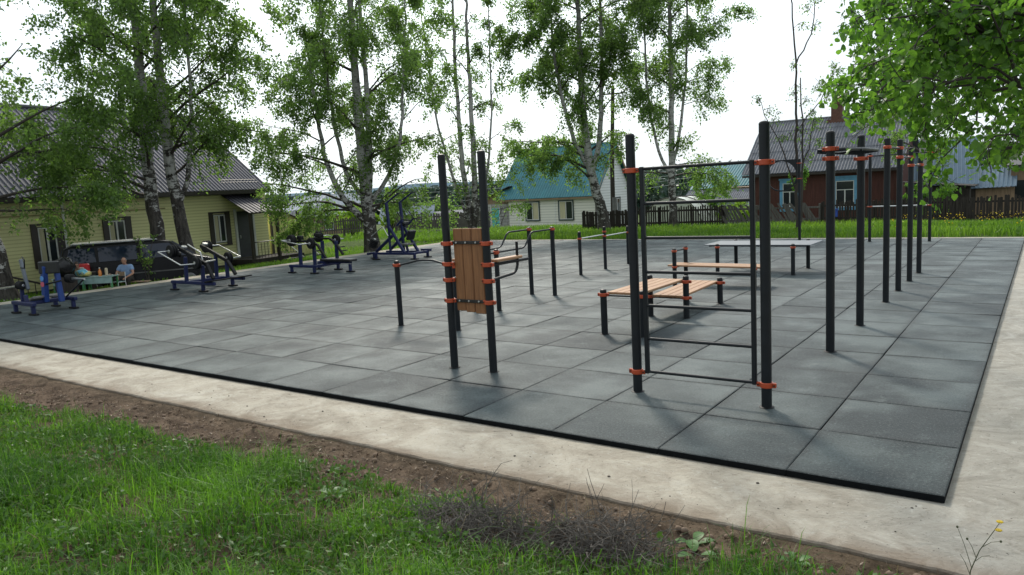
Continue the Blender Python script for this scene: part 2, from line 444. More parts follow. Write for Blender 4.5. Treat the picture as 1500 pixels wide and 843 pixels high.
# concrete pad
def pad():
    xs = np.concatenate([[-21.1], np.linspace(-21, -14, 24), np.linspace(-13.9, 1.5, 260), np.linspace(1.6, 3.2, 8)])
    ys = np.concatenate([[-.94, -.93, -.9], np.linspace(-.86, 0, 20), [10, 20.2, 20.88]])
    gx, gy = np.meshgrid(xs, ys)
    e = (vnoise(gx, gy * 0, 6, 5) - .5) * .016 + (vnoise(gx, gy * 0, 17, 4) - .5) * .012 + (vnoise(gx, gy * 0, 1.3, 6) - .5) * .02
    y2 = np.where(gy < -.8, gy + e, gy)
    z = -.05 + (vnoise(gx, gy, 4, 8) - .5) * .006 - np.where(gy <= -.94, .004 + .012 * vnoise(gx, gy, 9, 9), 0)
    z = np.where((gx > -20.05) & (gx < .02) & (gy >= -.02) & (gy < 20.05), -.056, z)
    n, m = len(xs), len(ys)
    V = np.stack([gx, y2, z], -1).reshape(-1, 3)
    i = (np.arange(m - 1)[:, None] * n + np.arange(n - 1)[None]).ravel()
    F = [np.stack([i, i + 1, i + n + 1, i + n], -1)]
    # skirts
    b = len(V); extra = []
    rim = [list(range(n)), list(range((m - 1) * n, m * n))[::-1], [k * n for k in range(m)][::-1], [k * n + n - 1 for k in range(m)]]
    for rm in rim:
        lo = V[rm].copy(); lo[:, 2] = -.34; o = b + sum(len(e) for e in extra); extra.append(lo)
        rm = np.array(rm); j = np.arange(len(rm) - 1)
        F.append(np.stack([o + j, o + j + 1, rm[j + 1], rm[j]], -1))
    return np.concatenate([V] + extra), np.concatenate(F)
V, F = pad()
structure(np_mesh('concrete_pad', V, F, M_conc))

# rubber tiles: every one slightly bowed, with its own height and gap
def tiles():
    V = []; F = []; A = []; MI = []
    bv = .008; N = 5
    rng = np.random.default_rng(3)
    for i in range(20):
        for j in range(20):
            g = rng.uniform(.002, .006, 4)
            x0, x1, y0, y1 = -i - 1 + g[0], -i - (g[1] if i else 0), j + (g[2] if j else 0), j + 1 - g[3]
            h = rng.normal(0, .0022, 4); bow = rng.normal(-.0035, .0035); tone = float(rng.uniform(0, 1))
            o = len(V)
            def z(u, v):
                return (h[0] * (1 - u) + h[1] * u) * (1 - v) + (h[3] * (1 - u) + h[2] * u) * v + bow * (1 - 4 * ((u - .5) ** 2 + (v - .5) ** 2) * .5) - bow * .5
            for b_ in range(N + 1):
                for a_ in range(N + 1):
                    u, v = a_ / N, b_ / N
                    V.append((x0 + bv + (x1 - x0 - 2 * bv) * u, y0 + bv + (y1 - y0 - 2 * bv) * v, z(u, v)))
            for b_ in range(N):
                for a_ in range(N):
                    q = o + b_ * (N + 1) + a_
                    F.append((q, q + 1, q + N + 2, q + N + 1)); MI.append(0)
            rim = [o + a_ for a_ in range(N)] + [o + b_ * (N + 1) + N for b_ in range(N)] + [o + N * (N + 1) + a_ for a_ in range(N, 0, -1)] + [o + b_ * (N + 1) for b_ in range(N, 0, -1)]
            m = len(V); n = len(rim); cx_, cy2 = (x0 + x1) / 2, (y0 + y1) / 2
            for q in rim:
                x, y, zz = V[q]
                V.append((x0 if x < x0 + bv * 1.5 else x1 if x > x1 - bv * 1.5 else x, y0 if y < y0 + bv * 1.5 else y1 if y > y1 - bv * 1.5 else y, zz - .006))
            for q in range(n): V.append((V[m + q][0], V[m + q][1], -.0495))
            for q in range(n):
                p = (q + 1) % n
                F.append((m + q, m + p, rim[p], rim[q])); MI.append(0)
                F.append((m + n + q, m + n + p, m + p, m + q)); MI.append(1)
            A += [tone] * (len(V) - o)
    return V, F, A, MI
V, F, A, MI = tiles()
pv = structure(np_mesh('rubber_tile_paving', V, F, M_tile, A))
pv.data.materials.append(worn('shade_black_tile_side', (.006, .007, .008), .9, 0, .3, 20, .1))  # shade on the tile sides is put into this near-black colour
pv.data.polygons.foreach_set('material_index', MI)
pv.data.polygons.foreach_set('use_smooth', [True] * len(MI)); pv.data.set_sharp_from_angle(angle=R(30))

# ------------------------------------------------------------------ workout equipment
def post(t, x, y, h, r=.0465, z0=0):
    m = MB(); m.tube([(x, y, z0 - .02), (x, y, h - .03)], r, 24)
    p = m.build('post', M_post, t)
    MB().tube([(x, y, h - .032), (x, y, h - .022), (x, y, h - .008), (x, y, h)], [r * 1.02, r * 1.0, r * .8, r * .35], 24).build('post_cap', M_cap, p)
    MB().tube([(x, y, 0.002), (x, y, .006)], [r * 1.5, r * 1.35], 20).build('base_collar', M_black, p)
    return p
def clamp(t, x, y, z, ang=0, r=.0465, h=.05):
    m = MB(); R1 = r + .013
    m.tube([(x, y, z - h / 2), (x, y, z - h / 2 + .005), (x, y, z + h / 2 - .005), (x, y, z + h / 2)], [R1 - .005, R1, R1, R1 - .005], 24)
    c, s = math.cos(ang), math.sin(ang)
    rot = Matrix.Rotation(ang, 3, 'Z')
    for sg in (-1, 1):
        m.cbox((x + c * sg * (R1 + .012), y + s * sg * (R1 + .012), z), (.034, .034, h * .92), .006, rot)
    o = m.build('clamp', M_clamp, t)
    for sg in (-1, 1):
        bx, by = x + c * sg * (R1 + .014), y + s * sg * (R1 + .014)
        MB().tube([(bx - s * .024, by + c * .024, z), (bx + s * .024, by - c * .024, z)], .008, 6).build('bolt', M_bolt, o)
    return o
def bar(t, pts, r=.017, name='bar', mat=None):
    return MB().tube(pts, r, 12).build(name, mat or M_post, t)
def arc(p0, p1, p2, n=5):     # quadratic bend
    p0, p1, p2 = Vector(p0), Vector(p1), Vector(p2)
    return [p0 * (1 - t) ** 2 + p1 * 2 * t * (1 - t) + p2 * t * t for t in [i / n for i in range(n + 1)]]

# climbing ladder
t = thing('wall_bar_ladder', 'tall dark ladder frame with seven rungs between two posts, nearest in front', 'climbing ladder', (-2.22, 1.445, 0))
for x in (-2.87, -1.57):
    post(t, x, 1.445, 2.59)
    clamp(t, x, 1.445, 2.23); clamp(t, x, 1.445, .21)
for k in range(7):
    z = .22 + k * (2.24 - .22) / 6
    e = 0 if 0 < k < 6 else .1
    bar(t, [(-2.735 - e, 1.445, z), (-1.70 + e * .75, 1.445, z)], .0155, 'rung')
for x in (-2.755, -1.68):
    MB().beam((x, 1.445, .2), (x, 1.445, 2.26), .042, .042, .006).build('stile', M_post, t)

# dip station with wooden backrest
t = thing('dip_station', 'two tall posts holding an orange wooden backrest with arm rest behind', 'dip station', (-5.05, 1.515, 0))
PX = (-5.35, -4.76)
for x in PX:
    post(t, x, 1.515, 2.565)
    for z in (1.51, 1.265, 1.075, .825): clamp(t, x, 1.515, z)
xw = [(-5.275, -5.145), (-5.137, -5.005), (-4.997, -4.845)]
for k, (a, b) in enumerate(xw):
    MB().cbox(((a + b) / 2, 1.56, (1.685 + .70 - .012 * k) / 2), (b - a, .036, .985 + .012 * k), .008).build('backrest_plank', M_wood, t)
for z in (1.52, .825):
    s = MB().beam((-5.29, 1.527, z), (-4.82, 1.527, z), .018, .036, .004).build('backrest_strap', M_bolt, t)
    for x in (-5.21, -5.07, -4.92): MB().disc((x, 1.515, z), (0, 1, 0), .012, .012, 10, .003).build('bolt_head', M_steel, s)
for x, sx in ((-4.76, 1), (-5.35, -1)):
    bar(t, [(x, 1.57, 1.25), (x, 2.35, 1.25)], .018, 'arm_bar')
    MB().cbox((x, 1.90, 1.295), (.11, .52, .035), .01).build('arm_rest', M_wood_y, t)
    bar(t, [(x, 1.57, 1.075)] + arc((x, 1.98, 1.10), (x, 2.12, 1.10), (x, 2.12, 1.25)) + [(x, 2.12, 1.48)], .017, 'grip')

# stepped parallel bars
t = thing('parallel_bars', 'dark parallel bars stepping down from high posts to low posts', 'parallel bars', (-7.6, 6.1, 0))
for x in (-7.87, -7.33):
    post(t, x, 7.0, 1.35, .042); clamp(t, x, 7.0, 1.30, PI / 2, .042, .045)
    post(t, x, 5.15, 1.09, .042); clamp(t, x, 5.15, 1.03, PI / 2, .042, .06)
    bar(t, [(x, 6.95, 1.30), (x, 6.42, 1.30)] + arc((x, 6.36, 1.30), (x, 6.25, 1.30), (x, 6.18, 1.20)) + arc((x, 6.08, 1.09), (x, 6.02, 1.03), (x, 5.9, 1.03)) + [(x, 5.2, 1.03), (x, 4.9, 1.03)], .017)

# low bar behind backrest
t = thing('low_bar', 'low horizontal bar between two short posts left of the wooden backrest', 'low bar', (-7.45, 3.44, 0))
for x in (-8.07, -6.87):
    post(t, x, 3.44, 1.07, .042); clamp(t, x, 3.44, .99, 0, .042)
bar(t, [(-8.02, 3.44, .99), (-7.62, 3.44, 1.07), (-7.5, 3.44, 1.08), (-7.3, 3.44, 1.08), (-6.9, 3.44, .99)], .016)

# three post push up bars
t = thing('push_up_bars', 'row of three short posts joined by two thin stepped bars', 'push-up bars', (-8.46, 11.2, 0))
zz = [(-8.51, 10.06, 1.03), (-8.46, 11.2, 1.07), (-8.42, 12.39, 1.0)]
for x, y, h in zz: post(t, x, y, h, .04)
clamp(t, -8.51, 10.06, .86, PI / 2, .04, .04); clamp(t, -8.46, 11.2, .94, PI / 2, .04, .04); clamp(t, -8.46, 11.2, .83, PI / 2, .04, .04); clamp(t, -8.42, 12.39, .83, PI / 2, .04, .04)
bar(t, [(-8.51, 10.06, .86), (-8.46, 11.2, .87)], .016, mat=M_steel); bar(t, [(-8.46, 11.2, .83), (-8.42, 12.39, .84)], .016, mat=M_steel)

# two level bench
t = thing('two_level_bench', 'slatted orange wooden benches on two levels sharing middle posts, behind the ladder', 'exercise bench', (-4.3, 5.4, 0))
for x in (-4.6, -4.0):
    post(t, x, 3.96, .645); clamp(t, x, 3.96, .565)
    post(t, x, 5.49, .66); clamp(t, x, 5.49, .565); clamp(t, x, 5.49, .315)
    post(t, x, 6.96, .445); clamp(t, x, 6.96, .355)
def slats(t, x0, x1, y0, y1, z0, z1, n, along):
    for k in range(n):
        if along == 'y':
            w = (x1 - x0) / n; a = x0 + w * (k + .5)
            MB().beam((a, y0, z0), (a, y1, z1), w - .008, .034, .006).build('seat_slat', M_wood_y, t)
        else:
            w = (y1 - y0) / n; a = y0 + w * (k + .5)
            MB().beam((x0, a, z0), (x1, a, z1), w - .008, .034, .006).build('seat_slat', M_wood_x, t)
slats(t, -4.56, -4.04, 3.99, 5.52, .585, .585, 4, 'y')
slats(t, -4.56, -4.04, 5.46, 7.0, .33, .365, 4, 'y')
for y, z in ((3.96, .555), (5.49, .555), (5.49, .305), (6.96, .335)):
    MB().beam((-4.55, y, z), (-4.05, y, z), .03, .02, .003).build('cross_bar', M_post, t)

# sit up bench
t = thing('sit_up_bench', 'low wooden sit-up board with foot bar between two posts, beyond the two level bench', 'sit-up bench', (-5, 9.1, 0))
for y in (8.8, 9.38):
    post(t, -5.6, y, .755, .042); clamp(t, -5.6, y, .70, PI / 2, .042, .04); clamp(t, -5.6, y, .38, PI / 2, .042, .04)
    post(t, -4.0, y, .5, .042); clamp(t, -4.0, y, .37, PI / 2, .042, .04)
bar(t, [(-5.6, 8.8, .70), (-5.6, 9.38, .70)], .016)
slats(t, -5.78, -3.9, 8.86, 9.34, .40, .385, 4, 'x')
MB().beam((-5.6, 8.85, .37), (-5.6, 9.33, .37), .03, .02, .003).build('cross_bar', M_post, t)

# table
t = thing('table_tennis_table', 'thin pale grey tabletop on four dark posts with orange clamps', 'table', (-4.7, 11.5, 0))
for x in (-5.47, -3.84):
    for y in (10.87, 12.1):
        post(t, x, y, .66, .042); clamp(t, x, y, .585, PI / 2, .042, .04)
MB().cbox((-4.655, 11.48, .625), (2.3, 1.08, .018), .004).build('tabletop', M_tabletop, t)
for y in (10.99, 11.97): MB().beam((-5.7, y, .602), (-3.6, y, .602), .03, .026, .004).build('edge_rail', M_post, t)

# ring panel
t = thing('ring_panel', 'dark square panel with large round hole between posts behind the ladder', 'ring panel', (-6.3, 18.9, 0))
post(t, -5.78, 18.91, 2.56, .042); post(t, -6.86, 18.91, 2.56, .042)
def ringpanel():
    cxx, cz_, r, hw = -6.32, 2.06, .45, .49
    m = MB(); n = 48; out = []; inn = []
    for k in range(n):
        a = 2 * PI * k / n; c, s = math.cos(a), math.sin(a)
        if s >= 0:
            q = min(hw / max(abs(c), 1e-6), hw / max(abs(s), 1e-6))
        else:
            q = r + .036 if c < 2 else 0
            q = max(q, 0)
            if abs(c) > .80: q = max(q, min(hw / abs(c), r + .08))
        out.append((cxx + c * q, cz_ + s * q)); inn.append((cxx + c * r, cz_ + s * r))
    vs = []
    for y in (18.90, 18.925):
        vs += [(x, y, z) for x, z in out] + [(x, y, z) for x, z in inn]
    fs = []
    for k in range(n):
        q = (k + 1) % n
        fs += [(k, q, n + q, n + k), (2 * n + q, 2 * n + k, 3 * n + k, 3 * n + q), (k, 2 * n + k, 2 * n + q, q), (n + q, 3 * n + q, 3 * n + k, n + k)]
    m.add(vs, fs); return m
ringpanel().build('panel', M_post, t)
clamp(t, -5.78, 18.91, 2.42, 0, .042, .03); clamp(t, -5.78, 18.91, 1.95, 0, .042, .03)

# overhead ladder
t = thing('monkey_bars', 'two tall posts carrying a flat horizontal loop with rungs, right of the ladder', 'monkey bars', (-1.57, 4.8, 0))
for y in (3.94, 5.68):
    post(t, -1.57, y, 2.58, .049)
    clamp(t, -1.57, y, 2.375, 0, .049); clamp(t, -1.57, y, 2.265, 0, .049)
loop = [(-1.70, 3.94, 2.36), (-1.80, 4.4, 2.36), (-1.80, 5.25, 2.36), (-1.70, 5.68, 2.36), (-1.42, 5.68, 2.36), (-1.30, 5.25, 2.36), (-1.30, 4.4, 2.36), (-1.42, 3.94, 2.36)]
MB().tube(loop, .02, 12, closed=True).build('loop_bar', M_post, t)
for k in range(5):
    y = 4.3 + k * .25
    bar(t, [(-1.80, y, 2.35), (-1.55, y, 2.325), (-1.30, y, 2.35)], .015, 'rung')

# stepped pull up bars
t = thing('pull_up_bars', 'row of four tall posts with pull-up bars stepping lower away, right side', 'pull-up bars', (-1.59, 9.7, 0))
P4 = [(-1.58, 7.77, 2.59), (-1.59, 9.07, 2.60), (-1.59, 10.37, 2.48), (-1.59, 11.64, 2.31)]
for x, y, h in P4: post(t, x, y, h)
for (a, b, z) in ((0, 1, 2.445), (1, 2, 2.295), (2, 3, 2.15)):
    clamp(t, P4[a][0], P4[a][1], z, PI / 2); clamp(t, P4[b][0], P4[b][1], z + .003, PI / 2)
    bar(t, [(P4[a][0], P4[a][1], z), (P4[b][0], P4[b][1], z)], .0165)

# far wide bar
t = thing('wide_pull_up_bar', 'two slim posts with a high and a low crossbar at far right edge of paving', 'pull-up bars', (-3, 18.9, 0))
for x in (-3.78, -2.22):
    post(t, x, 18.9, 2.58, .042)
    clamp(t, x, 18.9, 2.50, 0, .042, .045); clamp(t, x, 18.9, 1.03, 0, .042, .035)
bar(t, [(-3.78, 18.9, 2.50), (-2.22, 18.9, 2.50)], .017)
bar(t, [(-3.78, 18.9, 1.03), (-2.22, 18.9, 1.03)], .017, mat=M_steel)

# ------------------------------------------------------------------ strength machines
GM = 'blue plate-loaded strength machines along the left edge'
def foot(t, x, y, z=.2, wx=.34, wy=.13, w=.075):
    p = MB().beam((x, y, .03), (x, y, z + .03), w, w, .008, up=(0, 1, 0)).build('leg', M_blue, t)
    m = MB(); n = 20; pr = []
    for k in range(n):
        a = 2 * PI * k / n
        pr.append((x + math.copysign(abs(math.cos(a)) ** .7, math.cos(a)) * wx / 2, y + math.copysign(abs(math.sin(a)) ** .7, math.sin(a)) * wy / 2, .003))
    m.prism(pr, (0, 0, .032)); m.build('foot_plate', M_black, p)
def beams(t, name, segs, w=.08, mat=None):
    for a, b in segs: MB().beam(a, b, w, w, .012).build(name, mat or M_blue, t)
def plate(t, c, axis, r=.165, h=.07, name='weight_disc'):
    o = MB().disc(c, axis, r, h, 28, .015).build(name, M_black, t)
    MB().disc(Vector(c) + Vector(axis).normalized() * 0, axis, r * .28, h + .03, 16, .006).build('hub', M_steel, o)
    return o
# seated chest press (far left)
t = thing('chest_press_machine', 'blue seated press machine with round stickers, far left corner near the tables', 'strength machine', (-17.4, 2.05, 0), group=GM)
for x, y in ((-17.8, 1.6), (-16.95, 1.6), (-18.0, 2.5), (-17.1, 2.48)): foot(t, x, y)
beams(t, 'frame_rail', [((-17.9, 1.6, .23), (-16.85, 1.6, .23)), ((-18.1, 2.5, .22), (-17.0, 2.5, .22)), ((-17.25, 1.6, .231), (-17.35, 2.5, .221))])
MB().beam((-17.27, 2.0, .22), (-17.16, 2.0, 1.0), .17, .09, .012, up=(0, 1, 0)).build('upright', M_blue2, t)
MB().beam((-16.98, 2.2, .2), (-17.06, 2.2, .92), .09, .10, .012, up=(0, 1, 0)).build('upright', M_blue2, t)
s = MB().disc((-17.115, 1.912, .735), (.2, -1, 0), .056, .012, 24, .003).build('sticker', worn('blue_sticker', (.08, .24, .55), .4), t, 'round blue sticker')
s = MB().disc((-17.125, 1.912, .61), (.2, -1, 0), .056, .012, 24, .003).build('sticker', worn('pink_sticker', (.55, .10, .15), .4), t, 'round pink red sticker')
MB().cbox((-17.06, 2.06, .965), (.46, .09, .27), .03, Matrix.Rotation(R(30), 3, 'Z')).build('backrest', M_vinyl, t)
MB().cbox((-17.42, 1.88, .29), (.42, .30, .06), .025, Matrix.Rotation(R(-14), 3, 'Y')).build('seat', M_greyvinyl, t)
MB().cbox((-17.55, 2.32, .30), (.34, .28, .06), .025).build('seat', M_greyvinyl, t)
for q, c in enumerate(((-17.70, 1.72, .60), (-16.98, 2.42, .68))):
    for k in range(4): plate(t, (c[0] + (k - 1.5) * .055, c[1], c[2]), (1, .15, 0), .095, .045)
bar(t, [(-17.78, 1.72, .59), (-18.9, 1.70, .48)], .022, 'handle', M_steel)
bar(t, [(-16.9, 2.42, .685), (-16.28, 2.40, .69)], .022, 'handle', M_steel)
bar(t, [(-16.34, 2.40, .67), (-17.25, 2.42, .27)], .018, 'brace', M_post)
bar(t, [(-17.25, 1.95, .58), (-16.75, 2.15, .68)], .02, 'brace', M_post)
MB().beam((-17.56, 1.8, .50), (-17.74, 1.8, 1.16), .085, .06, .01, up=(0, 1, 0)).build('lever_arm', worn('grey_blue_enamel', (.13, .15, .18), .45), t)
bar(t, [(-17.66, 1.75, .98), (-17.40, 1.72, .98), (-17.36, 1.72, 1.16), (-17.5, 1.74, 1.22)], .014, 'grip', M_post)
MB().beam((-17.7, 1.72, .23), (-17.68, 1.72, .6), .07, .07, .01, up=(0, 1, 0)).build('upright', M_blue, t)
MB().beam((-17.25, 1.62, .24), (-17.28, 1.62, .42), .07, .07, .01, up=(0, 1, 0)).build('upright', M_blue, t)
# standing shrug machine
t = thing('shrug_machine', 'blue lever machine with four weight stacks and bent silver handle frames, beside the double birch', 'strength machine', (-16.9, 5.75, 0), group=GM)
for x, y in ((-17.73, 5.25), (-16.46, 5.25), (-16.72, 6.26), (-17.75, 6.26)): foot(t, x, y)
beams(t, 'frame_rail', [((-17.82, 5.25, .21), (-15.95, 5.25, .21)), ((-17.82, 6.25, .211), (-16.2, 6.25, .211)), ((-17.12, 5.25, .209), (-17.12, 6.25, .209))])
MB().cbox((-16.12, 5.75, .27), (.34, 1.15, .03), .008, Matrix.Rotation(R(-8), 3, 'Y')).build('foot_platform', M_black, t)
for y, dx in ((5.25, 0.), (6.1, -.42)):
    beams(t, 'upright', [((-17.15 , y, .22), (-17.1, y, .86))])
    MB().beam((-16.42 + dx * .6, y, .22), (-16.40 + dx * .6, y, .66), .08, .08, .01, up=(0, 1, 0)).build('upright', M_blue, t)
    a, b, c = (-17.3 + dx, y, 1.06), (-16.2 + dx, y, .68), (-15.98 + dx * .8, y, .33)
    MB().beam(a, b, .07, .09, .01, up=(0, 0, 1)).build('lever_arm', M_black, t)
    MB().beam(b, c, .07, .08, .01, up=(0, 1, 0)).build('lever_arm', M_black, t)
    for k in range(3):
        plate(t, (a[0] - .05 + .02, y + (-.13 - .06 * k if y < 5.5 else .13 + .06 * k), a[2] - .04), (0, 1, 0), .16, .045)
        if k < 2: plate(t, (b[0] - .18, y + (-.13 - .06 * k if y < 5.5 else .13 + .06 * k), b[2] + .05), (0, 1, 0), .155, .045)
    sg = -1 if y < 5.5 else 1
    bar(t, [(-17.34 + dx, y, 1.03), (-17.34 + dx, y + sg * .55, 1.03), (-16.42 + dx, y + sg * .55, .72), (-16.36 + dx, y + sg * .12, .71)], .017, 'handle', M_steel)
    MB().disc((-17.1 + dx, y, 1.11), (.3, 0, 1), .075, .05, 20, .01).build('pivot_cap', M_steel, t)
bar(t, [(-17.5, 5.6, 1.14), (-16.98, 5.6, .94), (-16.95, 5.62, .75)], .018, 'handle', M_steel)
bar(t, [(-16.62, 5.4, .71), (-16.84, 5.9, .71)], .02, 'cross_bar', M_steel)
# bench pull machine
t = thing('row_machine', 'blue lever machine with weight discs and a flat bench, in front of the porch steps', 'strength machine', (-16.8, 9.4, 0), group=GM)
for x, y in ((-17.6, 8.86), (-16.6, 8.86), (-16.72, 9.86), (-15.75, 9.45), (-17.5, 9.8)): foot(t, x, y)
beams(t, 'frame_rail', [((-17.68, 8.86, .21), (-16.5, 8.86, .21)), ((-16.58, 8.86, .209), (-16.7, 9.95, .209)), ((-17.6, 9.86, .211), (-16.6, 9.86, .211))])
MB().cbox((-16.2, 9.42, .345), (1.28, .30, .07), .025).build('bench', M_vinyl, t)
beams(t, 'bench_frame', [((-16.8, 9.42, .28), (-15.65, 9.42, .28))], .06)
for y, dx in ((8.9, 0.), (9.86, -.35)):
    for x in (-17.22, -16.6):
        MB().beam((x + dx * .4, y, .22), (x + dx * .4 + .02, y, .86), .085, .085, .01, up=(0, 1, 0)).build('upright', M_blue, t)
    sg = -1 if y < 9.3 else 1
    a, b, c, d = (-17.4 + dx, y, .93), (-16.66 + dx, y, .93), (-16.42 + dx, y, .82), (-16.12 + dx, y, .46)
    for p, q in ((a, b), (b, c), (c, d)): MB().beam(p, q, .06, .07, .01, up=(0, 1, 0), ext=.01).build('lever_arm', M_black, t)
    for k in range(3): plate(t, (a[0] + .07, y + sg * (.12 + .05 * k), .97), (0, 1, 0), .165, .042)
    for k in range(2): plate(t, (b[0] + .13, y + sg * (.12 + .05 * k), .88), (0, 1, 0), .16, .042)
    for fz, fx in ((.67, -16.31), (.56, -16.22)):
        bar(t, [(fx + dx, y, fz), (fx + dx, y - .24 if y < 9.3 else y + .26, fz)], .018, 'peg', M_post)
    bar(t, [(a[0] + .06, y, .98), (a[0] + .06, y + sg * .52, .99), (b[0] + .05, y + sg * .5, .88), (b[0] + .1, y, .88)], .017, 'handle', M_steel)
    MB().cbox((-17.15 + dx, y, 1.03), (.2, .12, .12), .02).build('pivot_block', M_black, t)
# lat pull down
t = thing('pulldown_machine', 'tall blue lever pulldown machine with angled top arms, beside the large birch', 'strength machine', (-17.2, 12.9, 0), group=GM)
for x, y in ((-18.25, 12.85), (-17.75, 12.45), (-16.25, 12.7), (-16.35, 13.45)): foot(t, x, y)
beams(t, 'frame_rail', [((-18.05, 12.6, .2), (-16.15, 12.6, .2)), ((-18.0, 13.2, .201), (-16.15, 13.2, .201)), ((-16.3, 12.6, .199), (-16.3, 13.45, .199)), ((-18.1, 12.4, .202), (-18.2, 12.9, .202)), ((-16.6, 13.42, .25), (-16.15, 13.42, .25))], .075)
for y in (12.6, 13.25):
    MB().beam((-17.2, y, 1.0), (-17.25, y, 1.88), .09, .09, .012, up=(0, 1, 0)).build('upright', M_blue, t)
    MB().beam((-17.28, y, 1.85), (-16.66, y, 2.17), .05, .06, .01, up=(0, 1, 0)).build('top_arm', M_blue, t)
    MB().beam((-17.24, y, 1.14), (-16.58, y, .22), .085, .085, .012, up=(0, 1, 0)).build('diagonal_strut', M_blue, t)
    MB().beam((-17.22, y, 1.02), (-17.22, y, .22), .07, .07, .012, up=(0, 1, 0)).build('upright', M_blue, t)
    MB().beam((-17.92, y + .05, .26), (-17.1, y + .05, .80), .08, .11, .012, up=(0, 1, 0)).build('lever_arm', M_blue, t)
MB().beam((-16.63, 12.5, 2.17), (-16.63, 13.45, 2.17), .03, .03, .006).build('top_bar', M_post, t)
bar(t, [(-17.2, 12.35, 2.0), (-16.45, 12.35, 2.42)], .016, 'handle', M_post)
for k in range(5): plate(t, (-17.93 + k * .03, 12.50, .46 + k * .052), (.5, 0, .87), .15, .045)
MB().cbox((-16.88, 13.0, .475), (.40, .34, .06), .025).build('seat', M_greyvinyl, t)
MB().cbox((-16.62, 13.0, .78), (.10, .34, .34), .03, Matrix.Rotation(R(22), 3, 'Y')).build('chest_pad', M_vinyl, t)
MB().beam((-16.8, 13.0, .2), (-16.86, 13.0, .45), .07, .07, .01, up=(0, 1, 0)).build('seat_post', M_blue, t)
MB().cbox((-17.0, 13.1, 1.12), (.3, .25, .12), .03, Matrix.Rotation(R(-25), 3, 'Y')).build('knee_pad', M_vinyl, t)
MB().beam((-17.0, 13.0, 1.25), (-17.0, 13.0, .5), .08, .08, .012, up=(0, 1, 0)).build('upright', M_blue, t)
for y in (12.75, 13.3):
    bar(t, [(-16.93, y, 1.55), (-16.73, y, 1.31), (-16.36, y, 1.27)], .02, 'handle', M_post)
    MB().beam((-17.0, y, 1.1), (-16.74, y, 1.31), .05, .05, .008, up=(0, 1, 0)).build('lever_arm', M_blue, t)
bar(t, [(-17.84, 12.4, .80), (-17.29, 12.4, 1.11), (-17.08, 12.4, .8)], .016, 'guard_bar', M_steel)

# ------------------------------------------------------------------ vegetation tools
def leaf_quads(P, size, rng, droop=.3, wid=.62, up=None):
    """rhombus leaf cards at points P"""
    n = len(P)
    d = rng.normal(0, 1, (n, 3)); d[:, 2] -= droop * 1.6
    d /= np.linalg.norm(d, axis=1, keepdims=True)
    q = rng.normal(0, 1, (n, 3))
    s = np.cross(d, q); s /= np.linalg.norm(s, axis=1, keepdims=True) + 1e-9
    L = (size * rng.uniform(.65, 1.3, n))[:, None]
    nn = np.cross(d, s)
    a = P; b = P + d * L * .45 + s * L * wid * .5 + nn * L * .06; c = P + d * L; e = P + d * L * .45 - s * L * wid * .5 + nn * L * .06
    V = np.stack([a, b, c, e], 1).reshape(-1, 3)
    F = np.arange(4 * n).reshape(n, 4)
    return V, F
def grow(p0, d0, L, n, rng, droop=0., wob=.12, up=0.):
    pts = [np.array(p0, float)]; d = np.array(d0, float); d /= np.linalg.norm(d)
    for i in range(n):
        d = d + rng.normal(0, wob, 3) + np.array([0, 0, up - droop * (i + 1) / n])
        d /= np.linalg.norm(d)
        pts.append(pts[-1] + d * L / n)
    return pts
def along(pts, t):
    k = t * (len(pts) - 1); i = min(int(k), len(pts) - 2); f = k - i
    return pts[i] * (1 - f) + pts[i + 1] * f, pts[i + 1] - pts[i]

